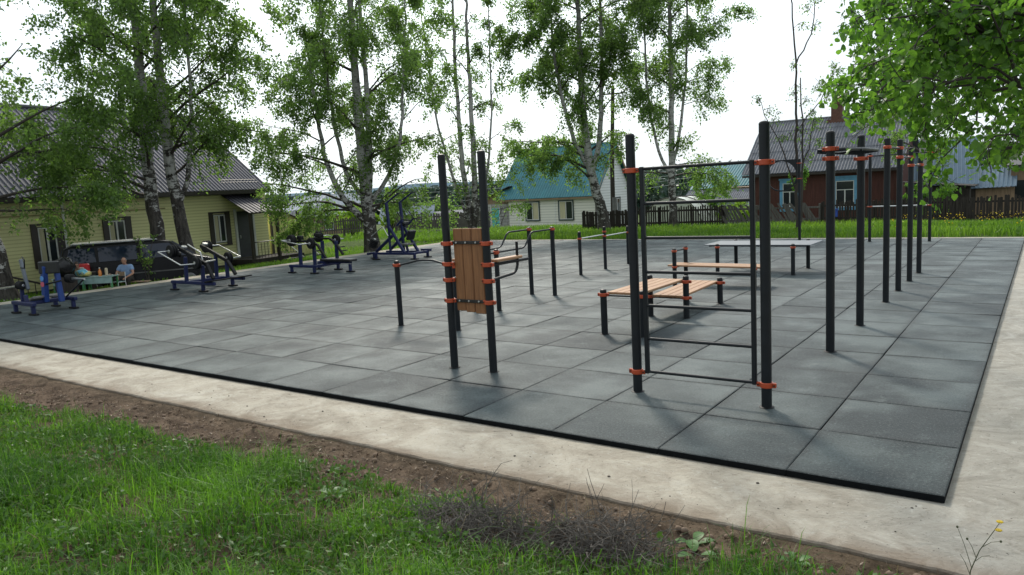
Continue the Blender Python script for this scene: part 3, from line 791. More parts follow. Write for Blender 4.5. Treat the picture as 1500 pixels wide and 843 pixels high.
def birch(base, stems, label, seed, nlimb=16, spread=2.6, t0=.22, leaves=26000, leaf=.095, droop=.5, hang=.7, sub=8, rise=.75,
          limbs=(), mat=None, density_top=1., barkmat=None, group='birch trees around the exercise ground', cat='birch tree', name='birch_tree', subr=.42, jitter=.075):
    rng = np.random.default_rng(seed)
    base = np.array((base[0], base[1], float(gz(base[0], base[1])) if len(base) == 2 else base[2]), float)
    t = thing(name, label, cat, tuple(base), group=group)
    tr = MB(); br = MB(); twigs = []
    todo = []
    for pts, r0, r1 in stems:
        P = [np.array(p, float) for p in pts]
        # resample smoothly
        Q = []
        for i in range(len(P) - 1):
            for k in range(5): Q.append(P[i] + (P[i + 1] - P[i]) * k / 5)
        Q.append(P[-1])
        for _ in range(2):
            Q = [Q[0]] + [(Q[i - 1] + 2 * Q[i] + Q[i + 1]) / 4 for i in range(1, len(Q) - 1)] + [Q[-1]]
        al = np.concatenate([[0], np.cumsum([np.linalg.norm(Q[i + 1] - Q[i]) for i in range(len(Q) - 1)])])
        Qa = np.array(Q); nq = max(12, int(al[-1] * 2.2))
        Q = [np.array([np.interp(u, al, Qa[:, c]) for c in range(3)]) for u in np.linspace(0, al[-1], nq)]
        Q = [q + (rng.normal(0, .018, 3) if 0 < i else 0) for i, q in enumerate(Q)]
        N = len(Q)
        rr = [r0 + (r1 - r0) * (i / (N - 1)) ** .8 for i in range(N)]
        if pts[0][2] < .1: rr[0] = r0 * 1.3; rr[1] = r0 * 1.1
        tr.tube(Q, rr, 12)
        for k in range(nlimb):
            tt = t0 + (1 - t0) * (k + rng.uniform(0, 1)) / nlimb
            p, d = along(Q, min(tt, .99))
            ph = k * 2.4 + rng.uniform(-.5, .5)
            qq = (tt - t0) / (1 - t0); prof = .62 + .5 * math.sin(PI * min(1, qq * 1.15)) - .45 * max(0, qq - .75) / .25
            L = spread * prof * rng.uniform(.75, 1.2)
            todo.append((p, (math.cos(ph), math.sin(ph), rise * rng.uniform(.6, 1.5)), L, r0 * .30 * (1 - .6 * tt)))
    for p, d, L, r in limbs: todo.append((np.array(p, float), d, L, r))
    for p, d, L, r in todo:
        n = 8
        pts = grow(p, d, L, n, rng, droop * .35, .11, .05)
        br.tube(pts, [max(.006, r * (1 - .85 * i / n)) for i in range(n + 1)], 6, caps=False)
        for s in range(sub):
            tt = rng.uniform(.22, 1)
            q, dd = along(pts, min(tt, .999))
            dd = dd / np.linalg.norm(dd)
            d2 = dd * .5 + rng.normal(0, .65, 3); d2[2] *= .6
            L2 = L * subr * rng.uniform(.5, 1.2) * (1.2 - .5 * tt)
            p2 = grow(q, d2, L2, 5, rng, droop, .16)
            br.tube(p2, [max(.004, .012 * (1 - .8 * i / 5)) for i in range(6)], 3, caps=False)
            twigs.append((p2, 1.))
            for h in range(2):
                q3, d3 = along(p2, rng.uniform(.3, .99))
                p3 = grow(q3, d3 / np.linalg.norm(d3) * .5 + rng.normal(0, .5, 3) + np.array([0, 0, -.2]), hang * rng.uniform(.4, 1.1), 5, rng, droop * 1.3, .12)
                br.tube([p3[0], p3[2], p3[4], p3[5]], [.005, .004, .003, .002], 3, caps=False)
                twigs.append((p3, 1.3))
    lens = np.array([sum(np.linalg.norm(p[i + 1] - p[i]) for i in range(len(p) - 1)) * w for p, w in twigs])
    zc = np.array([p[2][2] for p, w in twigs]); zn = (zc - zc.min()) / max(1e-6, np.ptp(zc))
    hc = np.array([np.hypot(p[3][0], p[3][1]) for p, w in twigs])
    wts = lens * (1 - zn + zn * density_top) * rng.uniform(.35, 1.6, len(lens)) * (.3 + np.minimum(hc, 3) / 1.6)
    cnt = rng.multinomial(leaves, wts / wts.sum())
    P = []
    for (p, w), c in zip(twigs, cnt):
        if c == 0: continue
        p = np.array(p); tt = rng.uniform(.12, 1, c) * (len(p) - 1); i = np.minimum(tt.astype(int), len(p) - 2); f = (tt - i)[:, None]
        P.append(p[i] * (1 - f) + p[i + 1] * f)
    P = np.concatenate(P); P += rng.normal(0, jitter, P.shape)
    V, F = leaf_quads(P, leaf, rng, .5)
    a = np.clip(rng.normal(.5, .2, len(P)) + .25 * (vnoise(P[:, 0], P[:, 2], .9, seed) - .5), 0, 1)
    if cat == 'bare tree': tr.add(br.v, br.f)
    tr.build('trunk', barkmat or M_bark, t, world=False, smooth=60)
    if cat != 'bare tree': br.build('branches', M_twig, t, world=False, smooth=60)
    np_mesh('crown', V, F, mat or M_leaf, np.repeat(a, 4), t)
    return t

def shrub(name, base, r, h, n, leaf, mat, label, cat, seed, group=None, stems=7):
    rng = np.random.default_rng(seed)
    b = np.array((base[0], base[1], float(gz(*base)))) if len(base) == 2 else np.array(base, float)
    t = thing(name, label, cat, tuple(b), group=group)
    br = MB(); P = []
    for k in range(stems):
        ph = 2 * PI * k / stems + rng.uniform(-.4, .4)
        pts = grow((0, 0, 0), (math.cos(ph) * r / h * .9, math.sin(ph) * r / h * .9, 1), h * rng.uniform(.75, 1.05), 6, rng, .15, .10)
        br.tube(pts, [.03 * max(.3, h / 3) * (1 - .8 * i / 6) + .003 for i in range(7)], 5)
        for s in range(9):
            q, d = along(pts, rng.uniform(.25, .99))
            p2 = grow(q, d / np.linalg.norm(d) * .6 + rng.normal(0, .7, 3), r * .55 * rng.uniform(.5, 1.1), 4, rng, .2, .15)
            br.tube(p2, [.008, .006, .005, .004, .003], 3, caps=False)
            c = int(n / stems / 9 * rng.uniform(.4, 1.6)); p2 = np.array(p2)
            tt = rng.uniform(.1, 1, c) * 4; i = np.minimum(tt.astype(int), 3); f = (tt - i)[:, None]
            P.append(p2[i] * (1 - f) + p2[i + 1] * f + rng.normal(0, r * .07, (c, 3)))
    P = np.concatenate(P)
    V, F = leaf_quads(P, leaf, rng, .25)
    br.build('stems', M_twig, t, world=False, smooth=60)
    np_mesh('foliage', V, F, mat, np.repeat(np.clip(rng.normal(.5, .25, len(P)), 0, 1), 4), t)
    return t

def blades(XY, h, w, rng, lean=.35, zoff=0.):
    """grass blades, two quads + tip each"""
    n = len(XY); z = gz(XY[:, 0], XY[:, 1]) + zoff
    B = np.stack([XY[:, 0], XY[:, 1], z], -1)
    ph = rng.uniform(0, 2 * PI, n); ln = np.abs(rng.normal(0, lean, n)); side = ph + PI / 2 + rng.normal(0, .6, n)
    D = np.stack([np.cos(ph), np.sin(ph), np.zeros(n)], -1); S = np.stack([np.cos(side), np.sin(side), np.zeros(n)], -1)
    h = h[:, None]; w = w[:, None]; ln = ln[:, None]; Z = np.array([[0, 0, 1.]])
    p1 = B + Z * h * .45 + D * h * ln * .22; p2 = B + Z * h * .82 * (1 - .12 * ln) + D * h * ln * .62; p3 = B + Z * h * (1 - .32 * ln) + D * h * ln * 1.15
    V = np.stack([B - S * w / 2, B + S * w / 2, p1 - S * w / 2, p1 + S * w / 2, p2 - S * w * .34, p2 + S * w * .34, p3 - S * w * .04, p3 + S * w * .04], 1).reshape(-1, 3)
    o = np.arange(n)[:, None, None] * 8
    F = (o + np.array([[0, 1, 3, 2], [2, 3, 5, 4], [4, 5, 7, 6]])[None]).reshape(-1, 4)
    return V, F

# ------------------------------------------------------------------ foreground grass, weeds, twigs
rng = np.random.default_rng(11)
def border(x):
    return np.interp(x, [-14, -9.2, -8, -6.8, -5.9, -4.6, -4, -3, -2.4, -1.4, -.9, -.2, .6], [-2.4, -2.05, -1.82, -1.72, -1.62, -1.66, -1.55, -1.62, -1.52, -1.50, -1.30, -1.12, -1.0])
n = 420000
X = rng.uniform(-13, 1.6, n); Y = rng.uniform(-5., -.95, n)
edge = Y - border(X) + np.interp(X, [-2.2, -1.4, -.6, .4], [0, .14, .22, .2]) + (vnoise(X, Y, 2.2, 21) - .5) * .5 + (vnoise(X, Y, 7, 22) - .5) * .25
heap = np.minimum(np.hypot((X + 2.35) / .44, (Y + 1.93) / .22), np.hypot((X + 1.60) / .40, (Y + 1.70) / .22))
dens = np.clip((heap - .75) / .5, .05, 1) * np.clip(-edge / .28, 0, 1) * (.25 + .95 * np.clip((vnoise(X, Y, 1.4, 23) - .22) * 2.0, 0, 1)) * np.where((vnoise(X, Y, 2.6, 29) > .78), .25, 1)
dens = dens * np.interp(X, [-2.6, -1.8, -1.0, .2], [1, .7, .38, .3]) * np.clip(.25 + 2.2 * (vnoise(X, Y, 12, 26) - .2), .1, 1)
keep = rng.uniform(0, 1, n) < dens
X, Y = X[keep], Y[keep]
tall = vnoise(X, Y, 1.1, 24)
h = (.05 + .17 * tall ** 1.4) * rng.uniform(.5, 1.35, len(X)); h *= np.where(rng.uniform(0, 1, len(X)) < .07, 1.7, 1)
w = rng.uniform(.003, .0065, len(X))
V, F = blades(np.stack([X, Y], -1), h, w, rng, .75)
a = np.clip(-.1 + .95 * vnoise(X, Y, 1.8, 25) + rng.normal(0, .24, len(X)), 0, 1)
tag(np_mesh('grass', V, F, M_grass, np.repeat(a, 8)), 'lush green foreground grass below the bare soil strip', 'grass', kind='stuff')
# dead straw stalks
n = 9000
X = rng.uniform(-11, 1., n); Y = rng.uniform(-4.9, -1.1, n)
k = (Y - border(X) + (vnoise(X, Y, 2.2, 21) - .5) * .5 < .12); X, Y = X[k], Y[k]
V, F = blades(np.stack([X, Y], -1), rng.uniform(.04, .17, len(X)), rng.uniform(.002, .0035, len(X)), rng, 1.1)
M_straw = leafmat('dry_straw', (.10, .075, .04), (.30, .25, .14), (1, 1, .8), .2, .1)
tag(np_mesh('dry_straw', V, F, M_straw, np.repeat(rng.uniform(0, 1, len(X)), 8)), 'dead straw stalks among the foreground grass', 'straw', kind='stuff')
# leafy weeds between the blades: small upright leaves
n = 44000
X = rng.uniform(-11, 1.4, n); Y = rng.uniform(-4.9, -1., n)
edge = Y - border(X) + (vnoise(X, Y, 2.2, 31) - .5) * .4
k = (edge < -.05) & (vnoise(X, Y, 1.9, 32) > .36) & (np.minimum(np.hypot((X + 2.35) / .44, (Y + 1.93) / .22), np.hypot((X + 1.60) / .40, (Y + 1.70) / .22)) > 1)
X, Y = X[k], Y[k]
P = np.stack([X, Y, gz(X, Y) + rng.uniform(.01, .10, len(X))], -1)
Vw, Fw = leaf_quads(P, .042, rng, -.15, .6)
tag(np_mesh('weeds', Vw, Fw, M_weed, np.repeat(np.clip(rng.normal(.5, .25, len(P)), 0, 1), 4)), 'small leafy weeds mixed through the foreground grass', 'weeds', kind='stuff')
# dry litter and clods on the soil strip
n = 5200
X = rng.uniform(-11, .8, n); Y = border(X) + rng.uniform(-.25, .75, n)
k = (Y < -.97); X, Y = X[k], Y[k]
P = np.stack([X, Y, gz(X, Y) + .006], -1)
Vl, Fl = leaf_quads(P, .035, rng, 0, .3)
M_litter = leafmat('dry_litter', (.05, .03, .02), (.30, .22, .15), (1, 1, 1), .1)
tag(np_mesh('plant_litter', Vl, Fl, M_litter, np.repeat(rng.uniform(0, 1, len(P)), 4)), 'dry plant scraps scattered over the brown soil strip', 'litter', kind='stuff')
m = MB()
for k in range(420):
    x = random.uniform(-10, .7); y = float(border(x)) + random.uniform(-.15, .62)
    if y > -1.02: continue
    s = random.uniform(.008, .03)
    m.ell((x, y, float(gz(x, y)) + s * .3), (s, s * random.uniform(.6, 1), s * .7), 6, 4, Matrix.Rotation(random.uniform(0, 6), 3, 'Z'))
tag(m.build('soil_clods', worn('dry_clod', (.16, .11, .075), .9, 0, .4, 9), smooth=60), 'small dry earth clods and stones on the soil strip', 'soil clods', kind='stuff')
m = MB()
for k in range(110):
    x = random.uniform(-9, 2.4); y = random.uniform(-.88, -.08) if x < 0.05 else random.uniform(-.85, 6)
    s = .003 + .011 * random.random() ** 3
    m.ell((x, y, -.048), (s, s * random.uniform(.5, 1), s * .6), 6, 4)
tag(m.build('grit', worn('dark_grit', (.09, .075, .06), .9, 0, .4, 9), smooth=60), 'scattered dark grit and crumbs on the concrete border', 'grit', kind='stuff')

# brush heap
def brush(cx0, cy0, rx, ry, n, label):
    m = MB(); rg = np.random.default_rng(int(abs(cx0) * 100))
    for k in range(n):
        a = rg.uniform(0, 2 * PI); q = math.sqrt(rg.uniform(0, 1))
        x, y = cx0 + math.cos(a) * rx * q, cy0 + math.sin(a) * ry * q
        z = float(gz(x, y)) + rg.uniform(.01, .20) * (1 - q * q * .8)
        d = rg.normal(0, 1, 3); d[2] = rg.normal(.05, .22) if k % 9 else rg.uniform(.5, 1.4)
        p = grow((x, y, z), d, rg.uniform(.12, .42), 5, rg, .12, .22)
        for i in range(len(p)): p[i][2] = max(p[i][2], float(gz(p[i][0], p[i][1])) + .004)
        r = rg.uniform(.0016, .0042)
        m.tube(p, [r * (1 - .12 * i) for i in range(6)], 4, caps=False)
        if k % 2:
            q2, d2 = along(p, .5)
            m.tube(grow(q2, d2 / np.linalg.norm(d2) + rg.normal(0, .6, 3), rg.uniform(.06, .18), 3, rg, .0, .2), [r * .7, r * .6, r * .5, r * .4], 3, caps=False)
    o = m.build('brush_heap', M_drybrush, smooth=60)
    return tag(o, label, 'twig pile', 'dry brush heaps')
brush(-2.35, -1.93, .46, .24, 560, 'left heap of dry grey twigs lying in the grass edge')
brush(-1.60, -1.70, .42, .24, 560, 'right heap of dry grey twigs closest to the concrete edge')

# individual weeds
def rosette(x, y, n, L, label, cat='weed', name='broadleaf_weed', mat=None, tilt=.5, wid=.7):
    z = float(gz(x, y)); t = thing(name, label, cat, (x, y, z), random.uniform(0, 6), 'broad leaved weeds')
    for k in range(n):
        a = 2 * PI * k / n + random.uniform(-.3, .3); l = L * random.uniform(.8, 1.1)
        m = MB(); rows = 5
        vs = []
        for i in range(rows + 1):
            s = i / rows; w = l * wid * .5 * math.sin(PI * (s * .86 + .07)) ** .8
            rr = .03 + l * s; zz = .015 + l * tilt * (s - .62 * s * s) + .01
            for q in (-1, 0, 1): vs.append((rr, q * w, zz + (abs(q) * w * .22)))
        fs = [(i * 3 + q, i * 3 + q + 1, i * 3 + q + 4, i * 3 + q + 3) for i in range(rows) for q in range(2)]
        m.add(vs, fs); m.tube([(0, 0, 0), (.02, 0, .01), (.045, 0, .022)], .0025, 5)
        m.xf(Matrix.Rotation(a, 4, 'Z'))
        o = m.build('leaf', mat or M_bigleaf, t, world=False, smooth=60)
        at = o.data.attributes.new('rnd', 'FLOAT', 'POINT'); at.data.foreach_set('value', [random.uniform(.2, .9)] * len(o.data.vertices))
    return t
rosette(-1.19, -1.28, 4, .09, 'light green broad leafed weed alone on bare soil by the concrete edge')
rosette(-1.12, -1.42, 3, .10, 'darker broad leafed weed on bare soil, nearer the grass')
rosette(-.62, -1.22, 5, .07, 'broad leafed weed at the foot of the concrete, right side')
rosette(-4.25, -2.25, 5, .11, 'broad pale leafed weed in the middle of the left grass')
rosette(-5.9, -2.45, 4, .10, 'broad leafed weed at the left of the grass patch')
rosette(-3.55, -2.0, 5, .09, 'broad leafed weed just under the soil strip')
# tall stem with yellow flowers, bottom right
t = thing('flowering_weed', 'thin branched weed stem with two yellow flowers at lower right', 'wildflower', (.21, -1.06, float(gz(.21, -1.06))))
m = MB(); b0 = Vector((.21, -1.06, -.08))
main = [b0, b0 + Vector((.008, .0, .12)), b0 + Vector((.045, .0, .24)), b0 + Vector((.105, .0, .36)), b0 + Vector((.128, .0, .41))]
m.tube(main, [.003, .0026, .0022, .0018, .0012], 6)
for q, a_, e in ((.14, .012, (-.055, .0, .345)), (.20, .03, (-.01, 0, .29)), (.26, .055, (.135, .0, .31)), (.17, .02, (.09, .01, .22)), (.1, .006, (-.04, 0, .2))):
    st = b0 + Vector((a_, 0, q)); m.tube([st, st + (b0 + Vector(e) - st) * .5 + Vector((0, 0, .012)), b0 + Vector(e)], [.0018, .0014, .001], 5)
for e in ((-.055, 0, .345), (-.01, 0, .29), (.135, 0, .31)): m.ell(b0 + Vector(e), (.006, .006, .007), 6, 5)
m.build('stem', worn('green_brown_stem', (.06, .07, .03), .7), t)
for c in ((.338, -1.06, .333), (.334, -1.06, .288)):
    m = MB()
    for k in range(7):
        a = 2 * PI * k / 7; m.ell((c[0] + .009 * math.cos(a), c[1] + .009 * math.sin(a), c[2]), (.008, .008, .0045), 6, 4)
    o = m.build('flower', M_yellow, t); at = o.data.attributes.new('rnd', 'FLOAT', 'POINT'); at.data.foreach_set('value', [.5] * len(o.data.vertices))

# ------------------------------------------------------------------ meadow grass behind and at the left
rng = np.random.default_rng(5)
def meadow(name, label, n, xr, yr, hmin, hmax, seed, mat=M_grass_far, cond=None):
    r = np.random.default_rng(seed)
    X = r.uniform(*xr, n); Y = r.uniform(*yr, n)
    k = vnoise(X, Y, .8, seed) > .18
    if cond is not None: k &= cond(X, Y)
    X, Y = X[k], Y[k]
    hh = (hmin + (hmax - hmin) * vnoise(X, Y, .5, seed + 1)) * r.uniform(.5, 1.3, len(X))
    V, F = blades(np.stack([X, Y], -1), hh, r.uniform(.014, .034, len(X)), r, .45)
    a = np.clip(.15 + .6 * vnoise(X, Y, .35, seed + 2) + r.normal(0, .2, len(X)), 0, 1)
    return tag(np_mesh(name, V, F, mat, np.repeat(a, 8)), label, 'grass', kind='stuff')
meadow('meadow_grass', 'bright meadow grass strip between paving and the picket fences', 52000, (-24, 9), (20.95, 34), .10, .32, 41)
meadow('verge_grass', 'sunlit grass verge along the left edge of the paving', 24000, (-25.6, -21.15), (-1, 22), .06, .2, 43)
meadow('yard_grass', 'grass around the yellow house and the far yards', 22000, (-45, -22), (18, 42), .15, .4, 44)
n = 260
X = rng.uniform(-4.5, 4, n); Y = rng.uniform(23, 33, n)
P = np.stack([X, Y, gz(X, Y) + rng.uniform(.25, .55, n)], -1)
Vf, Ff = leaf_quads(P, .05, rng, 0, .9)
tag(np_mesh('yellow_wildflowers', Vf, Ff, M_yellow, np.repeat(rng.uniform(0, 1, n), 4)), 'yellow wildflowers in the tall grass by the right fence', 'wildflowers', kind='stuff')

# ------------------------------------------------------------------ building tools
def m_siding(name, c, d, pitch=.115, z0=-.6):
    t = NT(name); n1 = t.noise(t.coord((.5, .5, .5)), .9, 4); n2 = t.noise(t.coord(), .35, 4)
    k = t.mix(t.math('MULTIPLY', n1, .5), c, d); k = t.mix(t.smooth(n2, .55, .8), k, tuple(q * .8 for q in c))
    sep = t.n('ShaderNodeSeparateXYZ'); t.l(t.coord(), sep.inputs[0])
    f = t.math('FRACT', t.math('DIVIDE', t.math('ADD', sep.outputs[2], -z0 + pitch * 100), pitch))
    k = t.mix(t.math('MULTIPLY', t.smooth(f, .55, 1.), .5), k, tuple(q * .38 for q in c))     # shade under each lap joint, painted into the board colour
    t.col(k)
    return t.set(.6, 0, .3)
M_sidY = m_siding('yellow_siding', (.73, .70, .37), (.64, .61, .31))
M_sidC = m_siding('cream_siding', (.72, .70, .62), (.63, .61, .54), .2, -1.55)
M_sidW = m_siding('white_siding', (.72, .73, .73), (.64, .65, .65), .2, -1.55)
M_roofP = worn('plum_metal_roof', (.118, .118, .148), .65, 0, .15, 1.2, .18)
M_roofT = worn('teal_metal_roof', (.055, .185, .215), .55, 0, .2, 1.2, .3)
M_roofG = worn('grey_slate_sheet', (.15, .155, .175), .75, 0, .35, 2.2, .3, .1)
M_roofL = worn('pale_metal_roof', (.27, .30, .35), .6, 0, .15, .8, .3)
M_roofB = worn('light_blue_sheet', (.16, .22, .28), .65, 0, .2, 1, .2)
M_brown = worn('dark_brown_trim', (.035, .026, .022), .5, 0, .25, 5)
M_red = worn('oxide_red_boards', (.088, .034, .027), .75, 0, .3, 2, .3, 0, None, (9, 9, .6))
M_bluetrim = worn('faded_blue_trim', (.12, .32, .50), .6, 0, .2, 4)
M_teal = worn('turquoise_door_paint', (.07, .42, .42), .5, 0, .15, 3)
M_greywood = worn('weathered_grey_boards', (.105, .098, .09), .85, 0, .45, 2.5, .2, .2, None, (7, 7, .7))
M_darkwood = worn('dark_weathered_boards', (.038, .032, .028), .85, 0, .45, 2.5, .2, .2, None, (7, 7, .7))
M_tanwood = worn('tan_boards', (.26, .18, .12), .8, 0, .3, 2, .2, 0, None, (6, 6, .7))
M_brick = worn('sooty_red_brick', (.13, .062, .045), .85, 0, .4, 9)
M_curtain = worn('pale_curtain', (.50, .46, .30), .8, 0, .25, 5, .2, 0, None, (9, 1, .3))
def m_glass():
    t = NT('window_glass'); t.col((.018, .022, .026)); return t.set(.06, 0, .6)
M_glass = m_glass()
def m_block():
    t = NT('grey_block_wall'); b = t.n('ShaderNodeTexBrick'); v = t.coord()
    b.inputs['Scale'].default_value = 1; b.inputs['Brick Width'].default_value = .5; b.inputs['Row Height'].default_value = .24; b.inputs['Mortar Size'].default_value = .018
    b.inputs['Color1'].default_value = (.33, .32, .31, 1); b.inputs['Color2'].default_value = (.43, .42, .40, 1); b.inputs['Mortar'].default_value = (.17, .16, .15, 1)
    mp = t.n('ShaderNodeMapping'); mp.inputs['Rotation'].default_value = (R(90), 0, 0); t.l(v, mp.inputs[0]); t.l(mp.outputs[0], b.inputs['Vector'])
    t.col(b.outputs['Color']); return t.set(.85, 0, .2)
M_block = m_block()

def siding(p0, p1, z0, z1, pitch=.12, lip=.016, tops=None):
    """clapboard wall between two ground points; outward is to the right of p0->p1 seen from above (-normal)."""
    p0 = Vector((p0[0], p0[1], 0)); p1 = Vector((p1[0], p1[1], 0)); d = (p1 - p0); L = d.length; d.normalize()
    nrm = Vector((d.y, -d.x, 0)); m = MB()
    k = 0; z = z0
    while z < z1 - 1e-4:
        zt = min(z + pitch, z1)
        a, b = (0, L)
        if tops:
            a, b = tops(z + pitch / 2, L)
            if b - a < .02: z = zt; continue
        A, B = p0 + d * a, p0 + d * b
        q = [A + nrm * lip + Vector((0, 0, z)), B + nrm * lip + Vector((0, 0, z)), B + nrm * .002 + Vector((0, 0, zt)), A + nrm * .002 + Vector((0, 0, zt))]
        m.quad(*q); m.quad(A + Vector((0, 0, z)), B + Vector((0, 0, z)), q[1], q[0])
        z = zt
    return m
def ribbed(a, b, c, pitch=.25, h=.03, wave=False, rows=0, thick=.02):
    """profiled roof sheet: a->b along eave, a->c up the slope"""
    a, b, c = Vector(a), Vector(b), Vector(c)
    e = b - a; s = c - a; n = e.cross(s).normalized(); 
    if n.z < 0: n = -n
    L = e.length; N = max(2, int(L / pitch)); m = MB(); prof = []
    for i in range(N):
        if wave:
            for q in range(4): prof.append(((i + q / 4) / N, h * (.5 + .5 * math.cos(2 * PI * q / 4))))
        else:
            for q, z in ((0, 0), (.58, 0), (.66, h), (.92, h)): prof.append(((i + q) / N, z))
    prof.append((1, h if wave else 0))
    R_ = max(1, rows); vs = []; fs = []
    for r in range(R_):
        lift = .02 if rows else 0
        for t, z in prof: vs.append(a + e * t + s * (r / R_) + n * (z + lift))
        for t, z in prof: vs.append(a + e * t + s * min(1, (r + 1.02) / R_) + n * z)
        o = r * 2 * len(prof)
        for i in range(len(prof) - 1): fs.append((o + i, o + i + 1, o + len(prof) + i + 1, o + len(prof) + i))
    m.add(vs, fs)
    k = -n * thick
    m.add([a + k, b + k, b + s + k, c + k], [(3, 2, 1, 0)])
    return m
def window(t, x0, x1, z0, z1, y, frame, trim=.1, trimmat=None, mull=True, out=-1, glass=None, curtain=None, axis='x', transom=None):
    """window on a wall lying along x (or y) in thing-local coordinates; out = outward sign on the other axis"""
    def P(a, b, z): return (a, b, z) if axis == 'x' else (b, a, z)
    m = MB()
    def bx(a0, a1, b0, b1, c0, c1): m.bb(P(a0, b0, c0), P(a1, b1, c1))
    o = out
    tm = trimmat or frame
    if trim:
        bx(x0 - trim, x0 + .005, y, y + o * .05, z0 - trim, z1 + trim); bx(x1 - .005, x1 + trim, y, y + o * .05, z0 - trim, z1 + trim)
        bx(x0 + .005, x1 - .005, y, y + o * .048, z1 - .005, z1 + trim); bx(x0 + .005, x1 - .005, y, y + o * .06, z0 - trim, z0 + .005)
    else:
        bx(x0 - .02, x1 + .02, y, y + o * .02, z0 - .02, z0)
    w = m.build('window', tm, t, world=False)
    m = MB(); s = .05
    bx(x0, x0 + s, y, y + o * .035, z0, z1); bx(x1 - s, x1, y, y + o * .035, z0, z1); bx(x0 + s, x1 - s, y, y + o * .035, z1 - s, z1); bx(x0 + s, x1 - s, y, y + o * .035, z0, z0 + s)
    xm = (x0 + x1) / 2
    if mull: bx(xm - .03, xm + .03, y, y + o * .036, z0 + s, z1 - s if transom is None else transom)
    if transom is not None: bx(x0 + s, x1 - s, y, y + o * .037, transom - .02, transom + .02)
    m.build('sash', frame, w, world=False)
    m = MB(); bx(x0 + .01, x1 - .01, y, y + o * .018, z0 + .01, z1 - .01); m.build('pane', glass or M_glass, w, world=False)
    if curtain:
        m = MB(); bx(x0 + (x1 - x0) * curtain[0], x0 + (x1 - x0) * curtain[1], y, y + o * .021, z0 + s, z1 - s); m.build('curtain', M_curtain, w, world=False)
    return w

# yellow house: local x runs along the front (away from the camera), local -y is outward (to the paving)
HH = R(96.6)
t = thing('yellow_house', 'long yellow clapboard house with plum ribbed metal roof at left', 'house', (-26.9, 12.4, 0), HH)
X0, X1, DEP = -17.5, 3.0, 7.4
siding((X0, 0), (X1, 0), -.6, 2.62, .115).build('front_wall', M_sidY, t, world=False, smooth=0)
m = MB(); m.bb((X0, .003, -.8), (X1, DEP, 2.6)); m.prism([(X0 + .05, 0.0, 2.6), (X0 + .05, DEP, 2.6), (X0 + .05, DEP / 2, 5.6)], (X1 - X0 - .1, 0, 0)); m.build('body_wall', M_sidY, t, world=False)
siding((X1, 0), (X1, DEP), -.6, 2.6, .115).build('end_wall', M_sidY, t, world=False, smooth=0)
MB().bb((X0, -.03, -.9), (X1 + .03, DEP, -.35)).build('plinth', worn('dark_plinth', (.06, .055, .05), .9), t, world=False)
ez, rz, rr = 2.66, 5.98, 3.7
rf = ribbed((X0, -.55, ez), (X1 - .25, -.55, ez), (X0, rr, rz), .17, .028).build('roof', M_roofP, t, world=False, smooth=0)
ribbed((X1 - .25, 2 * rr + .55, ez), (X0, 2 * rr + .55, ez), (X1 - .25, rr, rz), .17, .028).build('rear_roof', M_roofP, t, world=False, smooth=0)
MB().tube([(X0, rr, rz + .03), (X1 - .25, rr, rz + .03)], .09, 8).build('ridge_cap', M_roofP, rf, world=False)
MB().bb((X0, -.56, ez - .15), (X1 - .25, -.53, ez - .01)).build('fascia', M_brown, t, world=False)
MB().bb((X0, -.53, ez - .17), (X1 - .25, -.0, ez - .14)).build('soffit', M_brown, t, world=False)
MB().beam((X1 - .26, -.55, ez - .05), (X1 - .26, rr, rz - .05), .04, .16, .004, up=(0, 0, 1)).build('verge_board', M_brown, t, world=False)
sg = MB(); 
for k in range(2):
    sg.tube([(.6, -.15 + k * .12, ez + .32 + k * .10), (X1 - .5, -.15 + k * .12, ez + .32 + k * .10)], .02, 6)
for k in range(4): sg.beam((.8 + k * .55, -.15, ez + .22), (.8 + k * .55, .0, ez + .46), .03, .03)
sg.build('snow_guard', M_brown, rf, world=False)
for a, b, z0, z1 in ((.12, .70, .58, 1.70), (-4.35, -3.72, .65, 1.75), (-6.78, -6.18, .50, 1.68)):
    w = window(t, a, b, z0, z1, -.017, M_white, .02, M_brown, curtain=(.12, .4) if a > 0 else (.1, .35))
    for s0, s1 in ((a - .20, a - .02), (b + .02, b + .24)):
        MB().bb((s0, -.017, z0 - .1), (s1, -.075, z1 + .06)).build('shutter', M_brown, w, world=False)
    MB().bb((a - .2, -.017, z0 - .14), (b + .24, -.09, z0 - .09)).build('sill', M_brown, w, world=False)
    MB().bb((a - .2, -.017, z1 + .06), (b + .24, -.085, z1 + .12)).build('lintel', M_brown, w, world=False)
d = MB().bb((1.28, -.02, -.14), (2.12, -.07, 1.78)).build('door', worn('dark_grey_door', (.035, .037, .043), .45), t, world=False)
MB().box((1.36, -.1, .72), (.03, .05, .14)).build('handle', M_steel, d, world=False)
MB().bb((1.18, -.02, -.14), (1.28, -.085, 1.88)).bb((2.12, -.02, -.14), (2.22, -.085, 1.88)).build('door_frame', M_white, d, world=False)
MB().bb((-8.6, -.02, 2.05), (-2.0, -.035, 2.1)).build('gas_pipe', worn('yellow_pipe', (.30, .26, .10), .5), t, world=False)
MB().tube([(-5.9, -.08, 2.5), (-5.9, -.08, 1.0), (-5.9, -.10, -.3)], .045, 8).build('downpipe', M_white, t, world=False)
